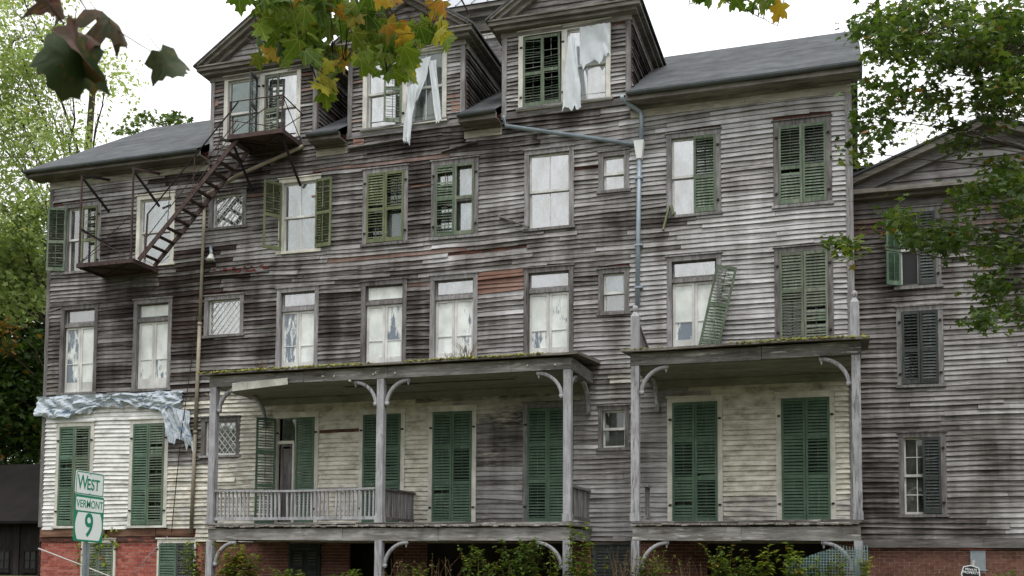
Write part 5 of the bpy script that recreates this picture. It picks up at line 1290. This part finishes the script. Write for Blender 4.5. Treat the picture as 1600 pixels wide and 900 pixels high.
# maple branches close to the camera: every leaf an object, a few shared meshes
BROAD = [(0, .02), (.16, -.12), (.46, -.05), (.44, .10), (.41, .22), (.52, .30), (.62, .52), (.47, .56), (.42, .68), (.30, .66), (.26, .74), (.25, .85), (.12, .88), (0, 1.0)]
BROAD = BROAD+[(-x, y) for x, y in BROAD[-2:0:-1]]
def big_leaf(name, tone, orange, curl, mat='maple_near', holes=False):
    SH = BROAD if mat == 'maple_dark' else BIG
    q = MB(); n = len(SH); vs = []
    f = lambda x, y: curl[0]*x*x+curl[1]*(y-.3)**2+curl[2]*x*y
    cl = (tone, 0, orange, 1)
    for r_ in (1.0, .5): vs += [(x*r_, .33+(y-.33)*r_, f(x*r_, .33+(y-.33)*r_)+(.02 if r_ == .5 else 0)) for x, y in SH]
    vs += [(0, .33, f(0, .33))]
    fs = [(i, (i+1) % n, n+(i+1) % n, n+i) for i in range(n)]+[(n+i, n+(i+1) % n, 2*n) for i in range(n)]
    if holes: fs = [f_ for k, f_ in enumerate(fs) if not (k >= n and k % 11 == 2 or k < n and k % 13 == 4)]
    q.add(vs, fs, cl); q.tube([(0, .02, f(0, 0)), (0, -.25, .02), (0, -.5, .08)], .012, 4, .009, col=(.3, 0, .8, 1))
    o = q.build(name, mat, None, True); me = o.data; bpy.data.objects.remove(o); return me
VAR = [big_leaf('leaf', tn, og, (random.uniform(-.5, .3), random.uniform(-.4, .1), random.uniform(-.3, .3))) for tn, og in ((.1, 0), (.25, 0), (.4, 0), (.5, .1), (.62, 0), (.75, .1), (.9, .2), (1.0, .5), (.6, .95), (.35, .15))]
def leaf_obj(parent, me, pos, axis, normal, size):
    o = link('leaf', me, parent); y = Vector(axis).normalized(); z = Vector(normal); z = (z-y*z.dot(y)).normalized(); x = y.cross(z)
    mt = Matrix(((x.x, y.x, z.x, 0), (x.y, y.y, z.y, 0), (x.z, y.z, z.z, 0), (0, 0, 0, 1)))
    o.matrix_basis = Matrix.Translation(pos) @ mt @ Matrix.Diagonal((size, size, size, 1)); return o
FV, RV, UV = Vector(FW), Vector(RT), Vector(UP)
def near_branch(label, twigs, regions, d0, d1, size, ns, base):
    t = thing('maple_branch', base, label, 'branch'); nodes = []
    for tw, r in twigs:
        P = [at(*p) for p in tw]; q = MB(); pp = []
        for a, b in zip(P[:-1], P[1:]):
            for k in range(5): pp.append(a.lerp(b, k/5)+Vector((random.uniform(-1, 1), random.uniform(-1, 1), random.uniform(-1, 1)))*.004)
        pp.append(P[-1]); q.tube(pp, r, 6, r*.35); q.build('twig', 'twig', t, True); nodes += pp
    qq = MB()
    for (cx, cy, rx, ry, n, var) in regions:
        for k in range(n):
            a = random.uniform(0, 6.283); r_ = math.sqrt(random.random())
            p = at(cx+rx*r_*math.cos(a), cy+ry*r_*math.sin(a), random.uniform(d0, d1)); s = size*random.uniform(.65, 1.25)
            ax = -UV*random.uniform(.35, 1.0)+RV*random.gauss(0, .55)+FV*random.gauss(0, .35)
            nm = -FV*random.uniform(.35, 1)*random.choice((1, 1, -1))+UV*random.uniform(-.1, .7)+RV*random.gauss(0, .45)
            st = p-ax.normalized()*s*.75; nd = min(nodes, key=lambda w: (w-st).length)
            leaf_obj(t, VAR[random.choice(var)], st, ax, nm, s)
            pet = st-ax.normalized()*s*.48
            if (nd-pet).length < .5: qq.tube([nd, nd.lerp(pet, .5)+UV*.01, pet], .0022, 4, .0015)
    if qq.v: tag(qq.build('stalks', 'twig', t), kind='stuff')
    return t
GR, YL, OR = (0, 1, 2, 3, 4, 9, 2, 1), (4, 5, 6, 5, 3), (7, 8, 8, 6)
near_branch('autumn-tinged maple branch with large lobed leaves hanging over the first two dormers',
    [([(470, -120, 5.4), (455, 0, 5.4), (468, 60, 5.35), (490, 115, 5.3), (515, 165, 5.3)], .008), ([(520, -140, 5.5), (558, 5, 5.4), (590, 50, 5.35), (600, 90, 5.3), (605, 112, 5.3)], .010), ([(570, 15, 5.4), (620, 35, 5.3), (660, 52, 5.25), (690, 55, 5.2)], .004), ([(455, -20, 5.4), (410, 30, 5.3), (385, 60, 5.3)], .005), ([(480, 85, 5.3), (515, 90, 5.3), (540, 95, 5.25)], .003)],
    [(430, 15, 62, 25, 16, GR), (455, 55, 50, 30, 22, GR), (395, 8, 28, 12, 5, GR), (430, 90, 32, 25, 10, GR+OR), (500, 60, 40, 40, 18, GR), (525, 25, 45, 25, 14, GR+OR), (510, 95, 32, 22, 9, GR+OR), (520, 115, 20, 14, 5, YL), (510, 138, 22, 16, 7, YL), (515, 165, 6, 5, 1, YL), (575, 45, 25, 40, 10, GR+YL), (600, 85, 35, 16, 8, GR), (575, 85, 30, 12, 6, YL), (630, 70, 40, 20, 11, GR), (675, 68, 28, 20, 10, GR+YL), (640, 66, 30, 8, 4, OR), (612, 108, 30, 15, 8, GR), (640, 112, 20, 14, 5, YL), (606, 12, 10, 8, 2, OR), (672, 28, 6, 3, 1, OR), (475, 5, 90, 10, 14, GR)],
    5.0, 5.7, .115, None, at(500, -100, 5.4))
near_branch('small maple twig with pointed leaves poking in at the top edge above the grey roof',
    [([(1150, -60, 4.6), (1120, -5, 4.6), (1165, 15, 4.6), (1215, 40, 4.6)], .004), ([(1110, -20, 4.6), (1085, 5, 4.6), (1070, 10, 4.6)], .003)],
    [(1090, 4, 14, 6, 3, GR), (1120, 8, 10, 4, 1, YL), (1160, 8, 18, 10, 4, GR), (1190, 14, 16, 12, 4, GR+YL), (1205, 32, 8, 5, 1, OR)], 4.4, 4.8, .085, None, at(1140, -60, 4.6))
t = thing('maple_branch', at(90, -60, 2.1), 'dark curled maple leaves on a thin twig very close at the upper left', 'branch')
for tw, r in (([(60, -40, 2.0), (75, 5, 2.0), (100, 38, 2.0)], .0028), ([(105, -30, 2.3), (135, 15, 2.3), (195, 55, 2.3), (255, 92, 2.3)], .0018), ([(100, -40, 2.1), (92, -5, 2.1)], .002)):
    q = MB(); q.tube([at(*p) for p in tw], r, 6, r*.5); q.build('twig', 'twig', t, True)
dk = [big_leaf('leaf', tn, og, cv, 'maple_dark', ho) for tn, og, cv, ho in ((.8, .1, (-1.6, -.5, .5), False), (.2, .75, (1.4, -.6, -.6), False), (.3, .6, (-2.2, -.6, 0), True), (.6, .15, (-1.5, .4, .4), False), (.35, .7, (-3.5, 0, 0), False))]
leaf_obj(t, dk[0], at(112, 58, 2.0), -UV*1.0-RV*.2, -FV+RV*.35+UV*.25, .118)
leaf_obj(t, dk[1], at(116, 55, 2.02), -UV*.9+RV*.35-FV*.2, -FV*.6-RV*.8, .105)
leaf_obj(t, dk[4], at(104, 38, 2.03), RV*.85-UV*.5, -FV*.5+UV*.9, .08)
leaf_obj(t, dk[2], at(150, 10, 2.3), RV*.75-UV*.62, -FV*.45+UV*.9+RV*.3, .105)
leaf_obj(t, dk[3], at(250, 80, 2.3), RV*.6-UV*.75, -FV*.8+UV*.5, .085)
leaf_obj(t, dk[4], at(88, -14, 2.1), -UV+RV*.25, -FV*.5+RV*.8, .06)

# weeds and shrubs along the foot of the porches
def weed(px, ytop, Y, n, label, spread=.25, leafy=16, mat='weed', lsz=.09, orange=.05, tone=(.1, .9), lean=.16, name='weed', cat='weed', stem='dry'):
    p = on(px, 890, Y); p.z = gz(Y)-.05; h = on(px, ytop, Y).z-p.z
    return stalks(name, p, n, h, spread, label, cat, stem, leafy, mat, lsz, orange, tone, lean=lean)
weed(300, 834, -.9, 9, 'yellow-green creeper shrub against the brick beside the dark basement shutter', .22, 34, lsz=.11, tone=(.4, 1), name='shrub', cat='shrub')
weed(372, 846, -2.35, 14, 'bush with russet and yellow leaves at the foot of the first porch post', .36, 40, lsz=.12, orange=.45, tone=(.4, 1), name='shrub', cat='shrub')
weed(395, 862, -2.2, 5, 'green sprigs growing through the right side of the russet bush', .15, 26, lsz=.11, name='shrub', cat='shrub')
weed(618, 872, -2.4, 12, 'brown dead stalks beside the middle porch post', .35, 6, 'dry', .05, lean=.2)
weed(690, 862, -2.5, 14, 'grey-brown twiggy weed left of the green weeds under the porch', .35, 5, 'dry', .05, lean=.25)
weed(742, 850, -2.5, 9, 'bright green leafy weed between the twiggy weed and the big shrub', .25, 30, lsz=.09)
weed(815, 838, -2.6, 22, 'largest dark green shrub under the long porch', .42, 42, lsz=.10, tone=(0, .6), name='shrub', cat='shrub')
weed(893, 800, -2.45, 3, 'tallest slender green shoot climbing past the third porch post', .08, 46, lsz=.11, tone=(.4, .9), lean=.02)
weed(918, 812, -2.4, 4, 'slender green shoot on the small-window side of the third porch post', .10, 40, lsz=.11, tone=(.4, .9), lean=.03)
weed(925, 862, -2.5, 8, 'low green weed between the two porches', .3, 24, lsz=.09)
weed(972, 852, -2.4, 26, 'tan dry grass in front of the grey basement shutter between the porches', .28, 3, 'dry', .05, lean=.12, name='dry_grass', cat='grass')
weed(1035, 860, -2.45, 16, 'grey-green weeds just inside the short porch bracket', .35, 18, lsz=.07, orange=.15)
weed(1080, 868, -2.5, 12, 'straw-coloured stalks under the short porch', .25, 4, 'dry', .05, lean=.15)
weed(1128, 850, -2.5, 12, 'green weed with a reddish top under the short porch', .28, 30, lsz=.10, orange=.22, tone=(.2, .8))
weed(1196, 852, -2.4, 4, 'leafy yellow-green stem standing alone under the short porch', .10, 30, lsz=.12, tone=(.6, 1), lean=.05)
weed(1248, 850, -2.5, 10, 'yellow-green vine heap beside the plastic netting', .32, 34, lsz=.12, tone=(.5, 1), name='shrub', cat='shrub')
weed(1352, 858, -2.2, 4, 'thin yellow-leaved sprig right of the last porch post', .08, 26, lsz=.10, tone=(.8, 1), lean=.03)
weed(1440, 885, .6, 20, 'low brown weeds along the annex foundation', .9, 6, 'dry', .06, lean=.3)
weed(1585, 888, -6, 30, 'patch of green grass at the lower right corner', .35, 4, 'weed', .10, tone=(.1, .5), lean=.3, name='grass_tuft', cat='grass')
# creeper over the first basement shutter
vn_t = thing('creeper', on(150, 880, -.12), 'yellow-green creeper hanging over the light green basement shutter behind the sign', 'creeper')
q = MB(); L = []
for path in (((180, 826), (160, 838), (146, 852), (160, 872), (168, 896)), ((118, 848), (124, 866), (122, 884)), ((146, 852), (175, 846), (182, 850)), ((140, 860), (138, 880), (132, 898))):
    P = [on(x, y, -.10) for x, y in path]; q.tube(P, .008, 4, .004)
    for a, b in zip(P[:-1], P[1:]):
        for k in range(9): L.append(np.array(a.lerp(b, random.random()))+RNG.normal(0, .05, 3)*np.array([1, .4, 1]))
q.build('stem', 'twig', vn_t); leaf_cloud('foliage', L, .13, OVAL, 'weed', vn_t, droop=.8, tonefn=lambda c_: RNG.uniform(.6, 1, len(c_)), flat=.8, up=.3)

# trees across the road behind the camera: they shut off the low sky and show up in the panes
C = []
for k in range(900):
    x = random.uniform(-75, 75); h = 9+5*vn(x*.11, 0, 91)+2.5*vn(x*.4, 0, 92)
    C.append((x, random.uniform(-62, -54), h*math.sqrt(random.random())))
C = np.concatenate([RNG.normal(0, .8, (14, 3))+np.array(c) for c in C])
o = leaf_cloud('treeline', C, 1.5, SMALL, 'tree_dark', None); tag(o, 'line of dark trees across the road, mirrored in the window panes', 'trees', kind='stuff')

for i, (px, yt, lab) in enumerate(((450, 886, 'low green growth just right of the russet bush'), (545, 888, 'low weed patch midway along the railing end of the long porch'), (650, 876, 'fine brown-green weed right of the middle porch post'), (775, 866, 'leafy weed hugging the left of the largest shrub'), (850, 858, 'yellowish weed under the curved brace by the third porch post'), (1005, 872, 'low green weed at the first post of the short porch'), (1165, 866, 'green weed under the middle of the short porch'), (1295, 868, 'leafy growth behind the netting'))):
    weed(px, yt, -2.35, 12, lab, .32, 24, lsz=.09, orange=.1, tone=(.15, .85), lean=.2)
